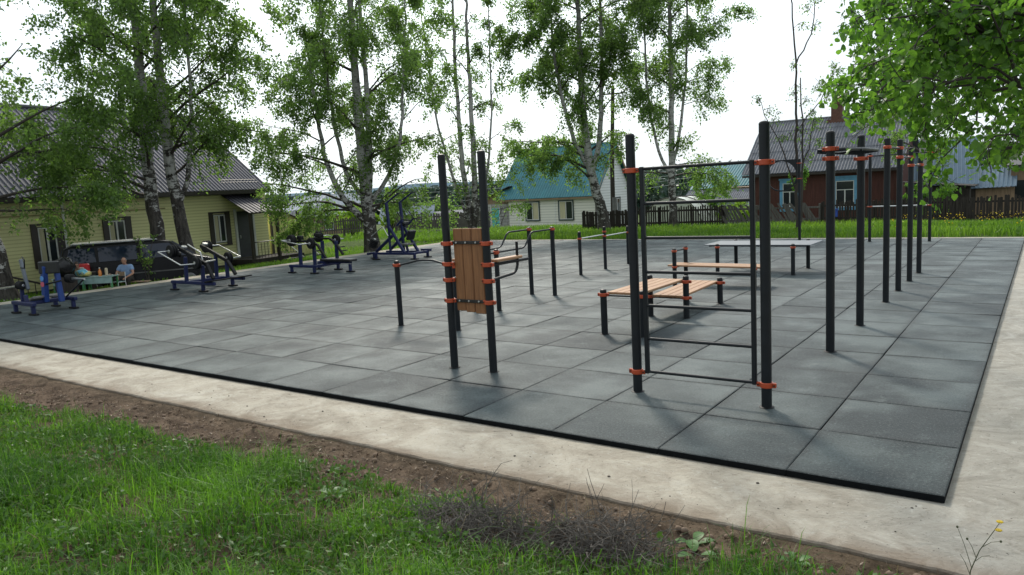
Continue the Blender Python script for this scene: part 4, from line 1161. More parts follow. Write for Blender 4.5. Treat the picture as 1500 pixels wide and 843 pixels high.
# porch
pc = ribbed((.55, -1.65, 1.72), (2.2, -1.65, 1.72), (.55, -.06, 2.52), .2, .025).build('porch_canopy', worn('dark_plum_sheet', (.062, .058, .078), .6, 0, .2, 2, .2), t, world=False, smooth=0)
MB().bb((.55, -1.65, 1.66), (2.2, -1.60, 1.71)).prism([(2.2, -1.62, 1.66), (2.2, -.06, 1.66), (2.2, -.06, 2.46)], (.03, 0, 0)).build('canopy_trim', M_brown, pc, world=False)
for x in (.70, 2.1, 3.3): MB().bb((x - .05, -1.55, -.3), (x + .05, -1.45, 1.66)).build('porch_post', M_brown, t, world=False)
MB().bb((.5, -1.6, -.34), (3.4, -.1, -.15)).bb((.5, -1.58, -.9), (3.4, -1.54, -.34)).build('porch_deck', M_darkwood, t, world=False)
for k in range(3): MB().bb((2.2, -1.9 - .28 * k, -.9), (3.1, -1.62 - .28 * k, -.28 - .14 * k)).build('step', M_greywood, t, world=False)
for x in (2.2, 3.1):
    MB().tube([(x, -1.5, .55), (x, -1.6, .55), (x, -2.75, -.22)], .02, 6).build('handrail', M_steel, t, world=False)
rl = MB()
for x0, x1, y0, y1 in ((.7, 2.1, -1.5, -1.5),): pass
rl.tube([(3.3, -1.5, .52), (3.3, -.1, .52)], .02, 6); rl.tube([(3.3, -1.5, -.1), (3.3, -.1, -.1)], .015, 6); rl.tube([(.7, -1.5, .52), (2.1, -1.5, .52)], .02, 6)
for k in range(9): rl.tube([(3.3, -1.4 + k * .16, .52), (3.3, -1.4 + k * .16, -.1)], .011, 5)
for k in range(8): rl.tube([(.8 + k * .17, -1.5, .52), (.8 + k * .17, -1.5, -.15)], .011, 5)
rl.build('railing', M_brown, t, world=False)

# yellow lean-to with vertical boards next to the house
def lean_to():
    t = thing('yellow_outbuilding', 'yellow outbuilding with vertical board wall beyond the porch', 'outbuilding', (-28.2, 16.4, -.2))
    p0, p1 = Vector((-28.4, 16.35, -1)), Vector((-28.2, 18.6, -1)); d = p1 - p0; n = 18; m = MB()
    nr = Vector((d.y, -d.x, 0)).normalized()
    for k in range(n):
        a = p0 + d * (k / n); b = p0 + d * ((k + .86) / n); f = k / n
        zt = 1.85 - .95 * f
        off = nr * (.02 if k % 2 else .035)
        m.add([a + off, b + off, Vector((b.x, b.y, zt)) + off, Vector((a.x, a.y, zt)) + off], [(0, 1, 2, 3)])
    m.prism([p0, p1, Vector((p1.x, p1.y, .9)), Vector((p0.x, p0.y, 1.85))], -nr * 2)
    m.build('board_wall', worn('yellow_board_paint', (.62, .59, .26), .7, 0, .25, 2, .3, 0, None, (8, 8, .6)), t, smooth=0)
    MB().beam((p0.x, p0.y, 1.9), (p1.x, p1.y, .95), .25, .06, .01).build('roof_edge', M_brown, t)
    MB().beam((p0.x + .1, p0.y, -.5), (p0.x + .1, p0.y, 1.85), .1, .1, .01).build('corner_post', M_brown, t)
lean_to()

# left dark porch beside the birch trunk
t = thing('wooden_porch', 'dark weathered wooden porch at the far left end of the yellow house', 'porch', (-24.9, 4.2, -.3))
m = MB()
for k in range(9):
    m.bb((-25.4, 2.6 + k * .2, -.6), (-25.36, 2.78 + k * .2, .95 - max(0, k - 4) * .18))
m.build('board_side', M_greywood, t)
MB().bb((-26.1, 2.4, -.6), (-25.45, 4.4, .1)).build('deck', M_greywood, t)
rl = MB()
rl.tube([(-25.3, 4.2, .35), (-25.0, 5.3, -.1)], .03, 6)
for k in range(6): rl.tube([(-25.3 + .05 * k, 4.2 + .2 * k, .35 - .08 * k), (-25.3 + .05 * k, 4.2 + .2 * k, -.6)], .014, 5)
rl.build('railing', M_brown, t)

# cream house
t = thing('cream_house', 'cream clapboard house with steep teal metal roof behind the birches', 'house', (-30, 42.8, 0))
ox, oy = -30, 42.8
x0, x1, D = -33.85 - ox, -26.15 - ox, 5.7
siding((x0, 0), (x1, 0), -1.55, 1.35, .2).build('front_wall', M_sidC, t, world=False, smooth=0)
def gab(z, L):
    f = max(0, (z - 1.3) / (5.0 - 1.3)); return (L / 2 * f, L - L / 2 * f)
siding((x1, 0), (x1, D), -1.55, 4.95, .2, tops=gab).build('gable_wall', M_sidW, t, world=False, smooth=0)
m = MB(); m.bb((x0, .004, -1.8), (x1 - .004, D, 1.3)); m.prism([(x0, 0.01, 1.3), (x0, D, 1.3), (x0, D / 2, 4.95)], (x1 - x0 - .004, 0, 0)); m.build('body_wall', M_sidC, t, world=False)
rf = ribbed((x0 - 1.0, -.32, 1.28), (x1 + .3, -.32, 1.28), (x0 - .75, D / 2, 5.12), .22, .03).build('roof', M_roofT, t, world=False, smooth=0)
ribbed((x1 + .3, D + .32, 1.28), (x0 - .8, D + .32, 1.28), (x1 + .3, D / 2, 5.12), .22, .03).build('rear_roof', M_roofT, t, world=False, smooth=0)
MB().tube([(x0 - .75, D / 2, 5.15), (x1 + .3, D / 2, 5.15)], .08, 6).build('ridge_cap', M_roofT, rf, world=False)
for y in (-.32, D + .32): MB().beam((x1 + .29, y, 1.22), (x1 + .29, D / 2, 5.06), .05, .17, .005).build('verge_board', M_tanwood, t, world=False)
MB().bb((x0 - .8, -.3, 1.14), (x1 + .3, -.26, 1.24)).build('fascia', M_tanwood, t, world=False)
for a in (-32.2, -29.22): window(t, a - ox, a - ox + 1.16, -.36, .98, -.017, M_white, .09, worn('dark_green_trim', (.03, .05, .05), .5), curtain=(.05, .45) if a > -30 else (.55, .95), transom=None)
window(t, 2.8, 3.75, -.25, .98, x1 + .017, M_white, .09, worn('dark_trim', (.03, .045, .05), .5), out=1, axis='y')
dp = MB()
for x in (x0 + .9, x0 + 4.25): dp.bb((x - .02, -.017, -1.5), (x + .02, -.03, 1.3))
dp.build('joint_strip', M_sidW, t, world=False)
MB().tube([(x1 + .05, -.06, 1.2), (x1 + .05, -.06, -1.5)], .05, 8).build('downpipe', M_brown, t, world=False)
# annex with turquoise door
MB().bb((x0 - 3.6, .3, -1.8), (x0 - .004, D - .6, .95)).build('annex_wall', M_block, t, world=False)
m = MB(); m.prism([(x0 - 3.4, .32, .95), (x0 - .004, .32, .95), (x0 - .004, .32, 2.15), (x0 - 1.0, .32, 2.0)], (0, 2.5, 0)); m.build('annex_gable', M_tanwood, t, world=False)
MB().beam((x0 - 3.9, .25, .98), (x0 + .1, .25, 2.3), .5, .05, .005, up=(0, 0, 1)).build('annex_roof_edge', M_brown, t, world=False)
dr = MB().bb((-35.72 - ox, .3, -1.4), (-34.98 - ox, .25, .62)).build('door', M_teal, t, world=False)
MB().bb((-35.8 - ox, .3, -1.4), (-35.73 - ox, .22, .72)).bb((-34.97 - ox, .3, -1.4), (-34.9 - ox, .22, .72)).build('door_frame', M_white, dr, world=False)
t = thing('wooden_ladder', 'leaning wooden ladder beside the turquoise door of the cream house', 'ladder', (-34.9, 42.5, -1.4))
for s in (-.25, .25): MB().beam((-34.95 + s, 42.1, -1.5), (-34.15 + s, 42.72, .7), .07, .05, .01).build('side_rail', M_greywood, t)
for k in range(8):
    f = (k + .7) / 8.4; c = Vector((-34.95, 42.1, -1.5)).lerp(Vector((-34.15, 42.72, .7)), f)
    MB().beam(c + Vector((-.24, 0, 0)), c + Vector((.24, 0, 0)), .05, .04, .008).build('rung', M_greywood, t)

# utility pole
t = thing('utility_pole', 'tall dark wooden utility pole in front of the white gable', 'utility pole', (-22.74, 38.93, -1.2))
MB().tube([(-22.74, 38.93, -1.3), (-22.7, 38.95, 3), (-22.5, 39.06, 8.3)], [.16, .14, .11], 12).build('pole', M_darkwood, t)
MB().tube([(-22.55, 38.75, -1.3), (-22.53, 38.8, 1.2)], .14, 10).build('support_stub', worn('grey_stub', (.12, .12, .12), .9), t)
MB().beam((-23.1, 38.8, 7.8), (-21.9, 39.3, 7.8), .09, .09, .01).build('cross_arm', M_darkwood, t)
for k in range(2):
    s = -.5 + k
    MB().tube([(-22.5 + s, 39.05 + s * .4, 7.84), (-22.5 + s, 39.05 + s * .4, 8.0)], [.04, .03], 8).build('insulator', M_white, t)

# red house
t = thing('red_house', 'dark red board house with grey corrugated roof, blue window trim and brick chimney', 'house', (-10, 39.44, 0))
ox, oy = -10, 39.44
x0, x1, D = -13.95 - ox, -6.0 - ox, 6.6
MB().bb((x0, 0, -1.4), (x1, D, 2.15)).build('wall', M_red, t, world=False)
m = MB(); 
for k in range(62):
    a = x0 + (x1 - x0) * k / 62; m.bb((a + .006, -.012 - .004 * (k % 3), -1.3), (a + (x1 - x0) / 62 - .006, 0, 2.1))
m.build('wall_boards', M_red, t, world=False, smooth=0)
MB().prism([(x1 - .1, 0.02, 2.15), (x1 - .1, D - .02, 2.15), (x1 - .1, D / 2, 5.0)], (.08, 0, 0)).prism([(x0 + .02, 0.02, 2.15), (x0 + .02, D - .02, 2.15), (x0 + .02, D / 2, 5.0)], (.08, 0, 0)).build('gable', M_red, t, world=False)
rf = ribbed((x0 - .3, -.4, 2.16), (x1 + .25, -.4, 2.12), (x0 - .15, D / 2, 5.28), .16, .05, True, 5).build('roof', M_roofG, t, world=False, smooth=60)
ribbed((x1 + .25, D + .4, 2.16), (x0 - .3, D + .4, 2.16), (x1 + .25, D / 2, 5.24), .16, .05, True, 5).build('rear_roof', M_roofG, t, world=False, smooth=60)
MB().tube([(x0 - .2, D / 2, 5.3), (x1 + .25, D / 2, 5.26)], .07, 6).build('ridge_cap', M_roofG, rf, world=False)
MB().bb((x0 - .28, -.4, 2.0), (x1 + .25, -.36, 2.12)).bb((x0 - .28, -.36, 2.0), (x1 + .25, 0, 2.03)).build('eave_board', M_brown, t, world=False)
cxh = -9.75 - ox
ch = MB().bb((cxh - .30, 3.0, 4.4), (cxh + .30, 3.55, 5.95)).build('chimney', M_brick, rf, world=False)
ch2 = MB().bb((cxh - .36, 2.94, 5.95), (cxh + .36, 3.61, 6.1)).bb((cxh - .22, 3.05, 6.1), (cxh + .22, 3.5, 6.45)).bb((cxh - .5, 2.85, 4.86), (cxh + .5, 3.7, 5.12))
ch2.build('chimney_cap', M_brick, rf, world=False)
for a, b in ((-12.0, -11.2), (-9.13, -8.17)):
    w = window(t, a - ox, b - ox, .12, 1.58, -.02, M_white, .16, M_bluetrim, transom=1.08)
    MB().bb((a - ox - .2, -.02, 1.74), (b - ox + .2, -.1, 1.84)).build('cornice', M_bluetrim, w, world=False)
t = thing('blue_letterbox', 'bright blue metal letterbox hanging on the picket fence below the red house', 'letterbox', (-7.72, 32.52, .05))
MB().cbox((-7.72, 32.50, .15), (.32, .16, .36), .03).build('box_body', worn('cobalt_paint', (.02, .06, .32), .45), t)
MB().cbox((-7.72, 32.49, .345), (.36, .2, .04), .01).build('lid', worn('cobalt_paint_lid', (.03, .08, .36), .45), t)

# teal roofed barn + shed
t = thing('teal_roof_barn', 'teal roofed building with grey slate lean-to between the cream and red houses', 'barn', (-20.3, 53, 0))
ribbed((-22.6, 51.6, 1.25), (-17.6, 51.6, 1.45), (-22.2, 54.2, 3.05), .22, .03).build('roof', M_roofT, t, smooth=0)
ribbed((-22.6, 50.2, .45), (-17.4, 50.2, .42), (-22.6, 51.6, 1.2), .16, .05, True).build('lean_to_roof', M_roofG, t, smooth=60)
MB().bb((-22.3, 50.5, -1.8), (-17.6, 56, .4)).build('wall', worn('pale_blue_wall', (.36, .42, .45), .7), t)
MB().bb((-22.0, 51.8, .4), (-17.9, 55.8, 1.3)).build('upper_wall', M_tanwood, t)
MB().tube([(-20.9, 52.2, 1.6), (-20.9, 52.2, 2.45)], .09, 8).build('stove_pipe', M_brown, t)

# greenhouse
t = thing('greenhouse', 'low arched white greenhouse behind the picket fence', 'greenhouse', (-17.2, 37, -.9))
m = MB(); n = 14
for k in range(n):
    a0, a1 = PI * k / n, PI * (k + 1) / n
    for y0, y1 in ((35.6, 38.4),):
        m.quad((-17.2 - 1.85 * math.cos(a0), y0, -.9 + 2.0 * math.sin(a0) ** .9), (-17.2 - 1.85 * math.cos(a1), y0, -.9 + 2.0 * math.sin(a1) ** .9), (-17.2 - 1.85 * math.cos(a1), y1, -.9 + 2.0 * math.sin(a1) ** .9), (-17.2 - 1.85 * math.cos(a0), y1, -.9 + 2.0 * math.sin(a0) ** .9))
m.add([(-17.2 - 1.85 * math.cos(PI * k / n), 35.6, -.9 + 2.0 * math.sin(PI * k / n) ** .9) for k in range(n + 1)], [tuple(range(n + 1))])
m.build('film_cover', worn('pale_film', (.55, .56, .50), .35, 0, .12, 2), t)
for y in (35.58, 37, 38.42): MB().tube([(-17.2 - 1.88 * math.cos(PI * k / n), y, -.9 + 2.03 * math.sin(PI * k / n) ** .9) for k in range(n + 1)], .025, 6).build('hoop', M_greywood, t)

# grey house and neighbours at left rear
t = thing('grey_roof_house', 'wooden house with pale grey metal roof behind the left fence', 'house', (-56, 44, -1.6))
dv = Vector((.651, .759, 0)); nv = Vector((.759, -.651, 0)); b = Vector((-58.3, 41.3, 0))
L = 6.2
m = MB(); m.prism([b + Vector((0, 0, -2.2)), b + dv * L + Vector((0, 0, -2.2)), b + dv * L + Vector((0, 0, .45)), b + Vector((0, 0, .45))], -nv * 5); m.build('wall', M_tanwood, t)
e0, e1 = b + nv * .4 - dv * .4 + Vector((0, 0, .42)), b + nv * .4 + dv * (L + .4) + Vector((0, 0, .50))
ribbed(e0, e1, b - nv * 2.5 + dv * .4 + Vector((0, 0, 2.45)), .4, .03).build('roof', M_roofL, t, smooth=0)
wA = b + dv * 3.35 + nv * .03; wm = MB()
def gw(a, c, z0, z1, off, mat, nm, par):
    q = [b + dv * a + nv * off + Vector((0, 0, z0)), b + dv * c + nv * off + Vector((0, 0, z0)), b + dv * c + nv * off + Vector((0, 0, z1)), b + dv * a + nv * off + Vector((0, 0, z1))]
    return MB().prism(q, -nv * .06).build(nm, mat, par)
w = gw(3.0, 4.0, -.95, .25, .06, worn('white_blue_frame', (.50, .54, .60), .5), 'window', t); gw(3.16, 3.84, -.8, .12, .08, M_glass, 'pane', w); gw(3.47, 3.53, -.8, .12, .09, M_white, 'sash', w)
ribbed(b + dv * (-1.2) + nv * 1.2 + Vector((0, 0, 1.0)), b + dv * 2.2 + nv * 1.2 + Vector((0, 0, 1.35)), b + dv * .2 - nv * .8 + Vector((0, 0, 2.1)), .4, .03).build('porch_roof', M_roofL, t, smooth=0)
t = thing('far_grey_roof_house', 'small far house with grey roof seen past the pulldown machine', 'house', (-48, 45.3, -2.6))
ribbed((-49.3, 43.8, -.45), (-45.6, 47.2, -.4), (-50.0, 45.0, .95), .4, .03).build('roof', M_roofL, t, smooth=0)
m = MB(); m.prism([(-49, 44.3, -3), (-45.8, 47.2, -3), (-45.8, 47.2, -.45), (-49, 44.3, -.45)], (-2, 2.4, 0)); m.build('wall', M_greywood, t)
t = thing('weathered_shed', 'low weathered grey shed with sloping slate roof behind the board fence', 'shed', (-45.3, 48, -2))
ribbed((-47.6, 44.6, -.42), (-42.6, 49.2, -.25), (-48.6, 46.6, .25), .2, .05, True).build('roof', M_roofG, t, smooth=60)
m = MB(); m.prism([(-47.2, 45, -3), (-42.8, 49, -3), (-42.8, 49, -.4), (-47.2, 45, -.4)], (-2, 2.2, 0)); m.build('wall', M_greywood, t)

# sheds at right
t = thing('light_blue_shed', 'shed with light blue corrugated roof right of the red house', 'shed', (-4.5, 45, -1))
ribbed((-6.0, 43.6, 1.05), (-2.6, 43.6, 1.0), (-6.3, 46.6, 3.75), .2, .035).build('roof', M_roofB, t, smooth=0)
MB().bb((-5.8, 44, -1.6), (-2.8, 47, 1.0)).build('wall', M_darkwood, t)
t = thing('dark_shed', 'dark leaning board shed beside the right fence', 'shed', (-4.1, 37.5, -.8))
m = MB(); 
for k in range(14): m.bb((-5.4 + k * .2, 37.5, -1.2), (-5.215 + k * .2, 37.54, 1.25 - .02 * k + .04 * (k % 3)))
m.bb((-5.3, 37.56, -1.2), (-2.7, 39.5, 1.0)); m.build('wall', M_darkwood, t)
MB().beam((-5.6, 38.4, 1.38), (-2.4, 38.4, 1.05), 2.4, .05, .01, up=(0, 0, 1)).build('roof', M_darkwood, t)
t = thing('metal_roof_shed', 'shed with pale ribbed metal roof behind the far right fence', 'shed', (-2.4, 45, -1))
ribbed((-3.4, 43.8, .75), (-.9, 43.8, .8), (-3.4, 45.6, 1.95), .2, .03).build('roof', M_roofB, t, smooth=0)
MB().bb((-3.2, 44.1, -1.6), (-1.0, 46, .75)).build('wall', M_tanwood, t)
t = thing('wooden_hut', 'tan wooden hut with dark roof at the right picture edge', 'hut', (0, 45.2, -1))
MB().bb((-1.2, 44.6, -1.6), (1.6, 47, 1.75)).build('wall', M_tanwood, t)
MB().beam((.2, 44.2, 1.9), (.2, 47.4, 2.7), 3.4, .08, .01, up=(0, 0, 1)).build('roof', M_brown, t)
MB().bb((-1.0, 44.55, .1), (-.3, 44.6, 1.1)).build('window', M_glass, t)

# ------------------------------------------------------------------ fences
def fence(name, label, p0, p1, n, h, mat, wfrac=.72, seed=1, lean=0, pointed=False, zoff=0, posts=4, boardy=.0):
    rg = random.Random(seed)
    t = thing(name, label, 'fence', (p0[0], p0[1], float(gz(*p0))))
    P0, P1 = Vector((*p0, 0)), Vector((*p1, 0)); d = P1 - P0; L = d.length; dn = d.normalized(); nr = Vector((dn.y, -dn.x, 0))
    m = MB(); w = L / n * wfrac
    for k in range(n):
        c = P0 + d * ((k + .5) / n); z = float(gz(c.x, c.y)) + zoff; hh = h * rg.uniform(.93, 1.05); ln = lean * rg.uniform(.7, 1.3) + rg.uniform(-.02, .02)
        a, b = c - dn * w / 2 * rg.uniform(.85, 1.05), c + dn * w / 2 * rg.uniform(.85, 1.05); o = nr * (.03 + rg.uniform(0, .012)); sh = dn * (ln * hh)
        q = [a + o, b + o, b + o + sh + Vector((0, 0, hh * .96)), (a + b) / 2 + o + sh + Vector((0, 0, hh if pointed else hh * .985)), a + o + sh + Vector((0, 0, hh * .96))]
        m.prism([v + Vector((0, 0, z)) for v in q], nr * .02)
    m.build('pickets', mat, t, smooth=0)
    for f in (.25, .78):
        zs0, zs1 = float(gz(*p0)) + zoff + h * f, float(gz(*p1)) + zoff + h * f
        MB().beam((p0[0], p0[1], zs0), (p1[0], p1[1], zs1), .05, .09, .006).build('rail', mat, t)
    for k in range(posts):
        c = P0 + d * (k / max(1, posts - 1)) - nr * .07; z = float(gz(c.x, c.y)) + zoff
        MB().beam((c.x, c.y, z - .2), (c.x, c.y, z + h * .95), .1, .1, .01, up=(0, 1, 0)).build('fence_post', mat, t)
    return t
fence('board_fence', 'dark close-boarded fence below the leaning birch, right of the cream house', (-18.98, 28.46), (-16.9, 29.3), 15, 1.0, M_darkwood, .97, 2, posts=3)
fence('picket_fence', 'upright dark picket fence in front of the greenhouse', (-16.8, 29.35), (-12.6, 31.2), 40, 1.12, M_darkwood, .66, 3, zoff=.02, pointed=True)
fence('leaning_fence', 'collapsing dark fence with slanted pickets in front of the red house', (-12.5, 31.25), (-8.4, 32.75), 34, 1.05, M_greywood, .80, 4, lean=-.55, zoff=.05)
fence('rough_picket_fence', 'rough gappy picket fence under the red house window', (-8.3, 32.75), (-5.0, 33.3), 28, 1.12, M_darkwood, .7, 5, zoff=.05)
fence('right_picket_fence', 'dark picket fence behind the yellow wildflowers at far right', (-4.9, 33.3), (3.5, 34.6), 66, 1.15, M_darkwood, .8, 6, zoff=.05, posts=6)
fence('grey_board_fence', 'weathered grey board fence behind the thin multi-stem birch', (-31.4, 27.6), (-27.4, 31.6), 38, .98, M_greywood, .9, 7, zoff=.22)
fence('grey_picket_fence', 'grey picket fence in front of the pale roofed house', (-35.6, 23.2), (-32.6, 26.6), 34, .92, M_greywood, .6, 8, zoff=.35, pointed=True)
# log pile
t = thing('log_pile', 'low pile of grey logs and planks by the board fence', 'log pile', (-28.6, 27, -.6))
for k in range(9):
    MB().tube([(-30.2 + random.uniform(0, .6), 26.2 + random.uniform(0, .4), -.35 + .09 * (k % 4)), (-27.5 + random.uniform(0, .6), 28.4 + random.uniform(0, .5), -.35 + .09 * (k % 4))], random.uniform(.06, .1), 8).build('log', M_greywood, t)

# ------------------------------------------------------------------ trees
GB = 'birch trees around the exercise ground'
birch((-23.2, 3.5), [([(0, 0, 0), (-.05, -.15, 1.6), (-.25, -.45, 3.6), (-.5, -.9, 7), (-.4, -1.0, 14)], .27, .05)],
      'white trunked birch cut by the left picture edge beside the dark porch', 101, nlimb=22, spread=3.2, t0=.24, leaves=31000, leaf=0.109, sub=11, jitter=.1,
      limbs=[((-.2, -.4, 3.3), (.75, .65, .75), 3.4, .07), ((-.1, -.2, 2.9), (.8, .8, .25), 3.0, .05), ((-.1, -.2, 2.6), (.4, .9, .1), 2.4, .04), ((-.25, -.45, 3.7), (.6, .9, .3), 3.8, .06), ((-.25, -.45, 4.2), (.7, .7, .5), 3.8, .06)], group=GB)
birch((-23.0, 7.95), [([(0, 0, 0), (-.15, .05, 1.5), (-.35, .1, 3.5), (-.3, .2, 6.5), (-.2, .3, 14.5)], .26, .05)],
      'left dark trunk of the paired birches standing by the black van', 102, barkmat=M_bark_dark, nlimb=22, spread=3.1, t0=.24, leaves=31000, leaf=0.109, sub=11, jitter=.1,
      limbs=[((-.3, .1, 3.0), (-.5, -.9, .35), 3.4, .06), ((-.3, .1, 2.8), (-.45, -.8, .2), 2.8, .05), ((-.3, .1, 3.3), (.2, -1, .45), 3.0, .05), ((-.3, .1, 3.9), (-.1, -1, .4), 3.4, .05)], group=GB)
birch((-22.5, 8.75), [([(0, 0, 0), (-.25, -.05, 1.6), (-.55, -.1, 3.4), (-.75, 0, 6.4), (-.6, .1, 14)], .24, .05), ([(-.4, -.08, 2.3), (-.1, .25, 3.4), (.1, .5, 5.2), (.2, .6, 9.5)], .09, .03)],
      'right white patched trunk of the paired birches behind the shrug machine', 103, barkmat=M_bark_dark, nlimb=17, spread=3.0, t0=.26, leaves=35960, leaf=0.109, sub=11, jitter=.1,
      limbs=[((-.55, -.1, 3.4), (.7, .7, .5), 3.0, .05), ((-.6, -.1, 4.2), (.6, .9, .5), 3.4, .06), ((-.65, 0, 5.2), (.7, .8, .6), 3.6, .06)], group=GB)
birch((-21.55, 16.0), [([(0, 0, 0), (-.1, 0, 1.5), (-.2, .05, 2.6), (-.35, .1, 6), (-.2, .1, 14.5)], .30, .05), ([(-.15, 0, 2.0), (.05, .15, 3.4), (.1, .25, 6), (.0, .3, 13)], .16, .04),
      ([(-.05, 0, 1.15), (-.75, -.5, 2.1), (-1.35, -.9, 3.6), (-1.7, -1.1, 9)], .15, .03), ([(-.1, 0, 1.9), (.6, .5, 2.9), (1.2, .9, 4.6), (1.6, 1.2, 10)], .10, .025), ([(-.1, 0, 2.2), (-.9, -.3, 3.2), (-1.2, -.5, 5.5), (-1.4, -.5, 11)], .10, .03)],
      'big spreading birch with many rising limbs beside the pulldown machine', 104, nlimb=12, spread=2.7, t0=.18, leaves=72540, leaf=0.102, sub=9, jitter=.1,
      limbs=[((-.1, 0, 1.5), (-.9, -.6, .5), 3.6, .08), ((-.3, 0, 1.9), (-.8, -.75, .4), 4.2, .07), ((-.1, 0, 1.6), (.85, .5, .6), 2.8, .06), ((-.5, -.3, 1.8), (-.9, -.6, .15), 3.2, .05), ((0, 0, 1.9), (.8, .6, .3), 2.4, .05), ((-.2, 0, 3.2), (-.9, -.7, .5), 4.2, .07), ((-.2, 0, 3.6), (.9, .6, .5), 3.2, .07)], group=GB)
birch((-21.8, 22.8), [([(0, 0, 0), (-.1, 0, 1), (-.3, -.1, 4), (-.35, -.1, 8), (-.2, 0, 14.5)], .16, .03), ([(.05, 0, .1), (.15, .1, 1), (.25, .15, 4), (.2, .2, 8), (.3, .3, 14.5)], .17, .03),
      ([(-.1, 0, .6), (-.6, -.4, 2.6), (-1.1, -.8, 5.6), (-1.5, -1, 11)], .09, .02), ([(.1, 0, .6), (.7, .5, 2.8), (1.0, .7, 5.6), (1.1, .8, 11)], .08, .02)],
      'thin multi-stemmed birch with sparse leaves behind the wooden backrest', 105, nlimb=11, spread=1.5, t0=.14, leaves=13702, leaf=0.115, density_top=1.6, sub=6, rise=1.3, hang=.5, jitter=.1,
      limbs=[((.1, .05, .7), (.9, .6, .5), 2.6, .03), ((-.1, 0, .8), (-.9, -.5, .6), 2.4, .03), ((.2, .1, 1.6), (.9, .6, .6), 2.4, .03), ((-.2, 0, 2.2), (-.8, -.6, .7), 2.2, .03)], group=GB)
birch((-17.1, 27.2), [([(0, 0, 0), (-.05, .0, 1.0), (-.35, -.2, 2.2), (-.55, -.3, 3.5), (-.75, -.4, 6.5), (-.7, -.4, 15)], .27, .05), ([(-.45, -.25, 2.8), (-.1, 0, 4.0), (.1, .15, 7), (.2, .2, 14)], .15, .04), ([(-.5, -.3, 3.0), (-1.1, -.7, 4.4), (-1.7, -1.1, 7.5), (-1.9, -1.2, 13)], .12, .03)],
      'crooked birch with drooping leaves before the teal roofed cream house', 106, nlimb=15, spread=2.7, t0=.22, leaves=58032, leaf=0.122, hang=.95, sub=10, jitter=.11,
      limbs=[((-.4, -.2, 2.4), (-.85, -.6, .85), 2.6, .06), ((-.5, -.3, 3.0), (-.95, -.6, .5), 3.6, .07), ((-.5, -.3, 3.4), (-.8, -.7, .6), 3.6, .06), ((-.45, -.2, 3.3), (.9, .5, .3), 1.8, .04), ((-.5, -.3, 4.0), (-.95, -.6, .5), 4.0, .07)], group=GB)
birch((-14.05, 28.5), [([(0, 0, 0), (-.05, 0, 1.8), (-.02, 0, 4), (.05, .05, 8), (.0, .1, 15)], .20, .04), ([(-.05, 0, 2.4), (-.6, -.4, 3.8), (-.9, -.6, 6.5), (-1.0, -.6, 12)], .08, .03), ([(0, 0, 3.0), (.35, .2, 4.4), (.7, .45, 8), (.7, .5, 13)], .08, .03)],
      'straight slender birch standing in front of the picket fence', 107, nlimb=16, spread=2.15, t0=.24, leaves=37076, leaf=0.115, sub=9, jitter=.11,
      limbs=[((-.05, 0, 2.6), (-.9, -.5, .55), 1.9, .045), ((0, 0, 2.5), (.9, .5, .3), 2.6, .04), ((0, 0, 3.0), (.85, .6, .3), 2.4, .04)], group=GB)
# bare tree
birch((-7.35, 24.7), [([(0, 0, 0), (-.02, 0, 2), (-.05, 0, 4), (-.03, 0, 6.4), (-.25, -.1, 9.5)], .075, .02), ([(.05, 0, .1), (.2, .1, 2.4), (.15, .1, 4.6), (.1, .1, 5.8)], .06, .02), ([(-.03, 0, 6.3), (.45, .3, 7.3), (.65, .4, 9.4)], .03, .012),
      ([(-.05, 0, 1.6), (-.5, -.3, 3.3), (-1.0, -.6, 4.3), (-1.2, -.7, 5.2)], .035, .01), ([(.15, .1, 2.6), (.4, .25, 3.2), (.55, .35, 4.6)], .03, .01), ([(.1, .1, 4.0), (.8, .5, 5.0), (1.25, .8, 6.2)], .025, .008)],
      'thin half-dead tree with bare twigs and a few leaf tufts before the red house', 108, nlimb=5, spread=.62, t0=.38, leaves=1500, leaf=.085, sub=5, barkmat=M_twig, hang=.25, cat='bare tree', name='bare_tree', group=None)
shrub('leafy_sapling', (-7.45, 25.3, 1.3), .38, 1.1, 1100, .08, M_leaf_l, 'small green leaf tuft on the stem of the half-dead tree', 'sapling', 61, stems=4)
# birch behind the right fence
birch((-4.5, 36.0), [([(0, 0, 0), (.05, 0, 2), (.1, 0, 4.4), (.1, 0, 8)], .30, .12)], 'pale thick trunked birch behind the dark shed, seen through the right foliage', 109, nlimb=9, spread=2.4, t0=.35, leaves=9000, leaf=.11, group=GB)

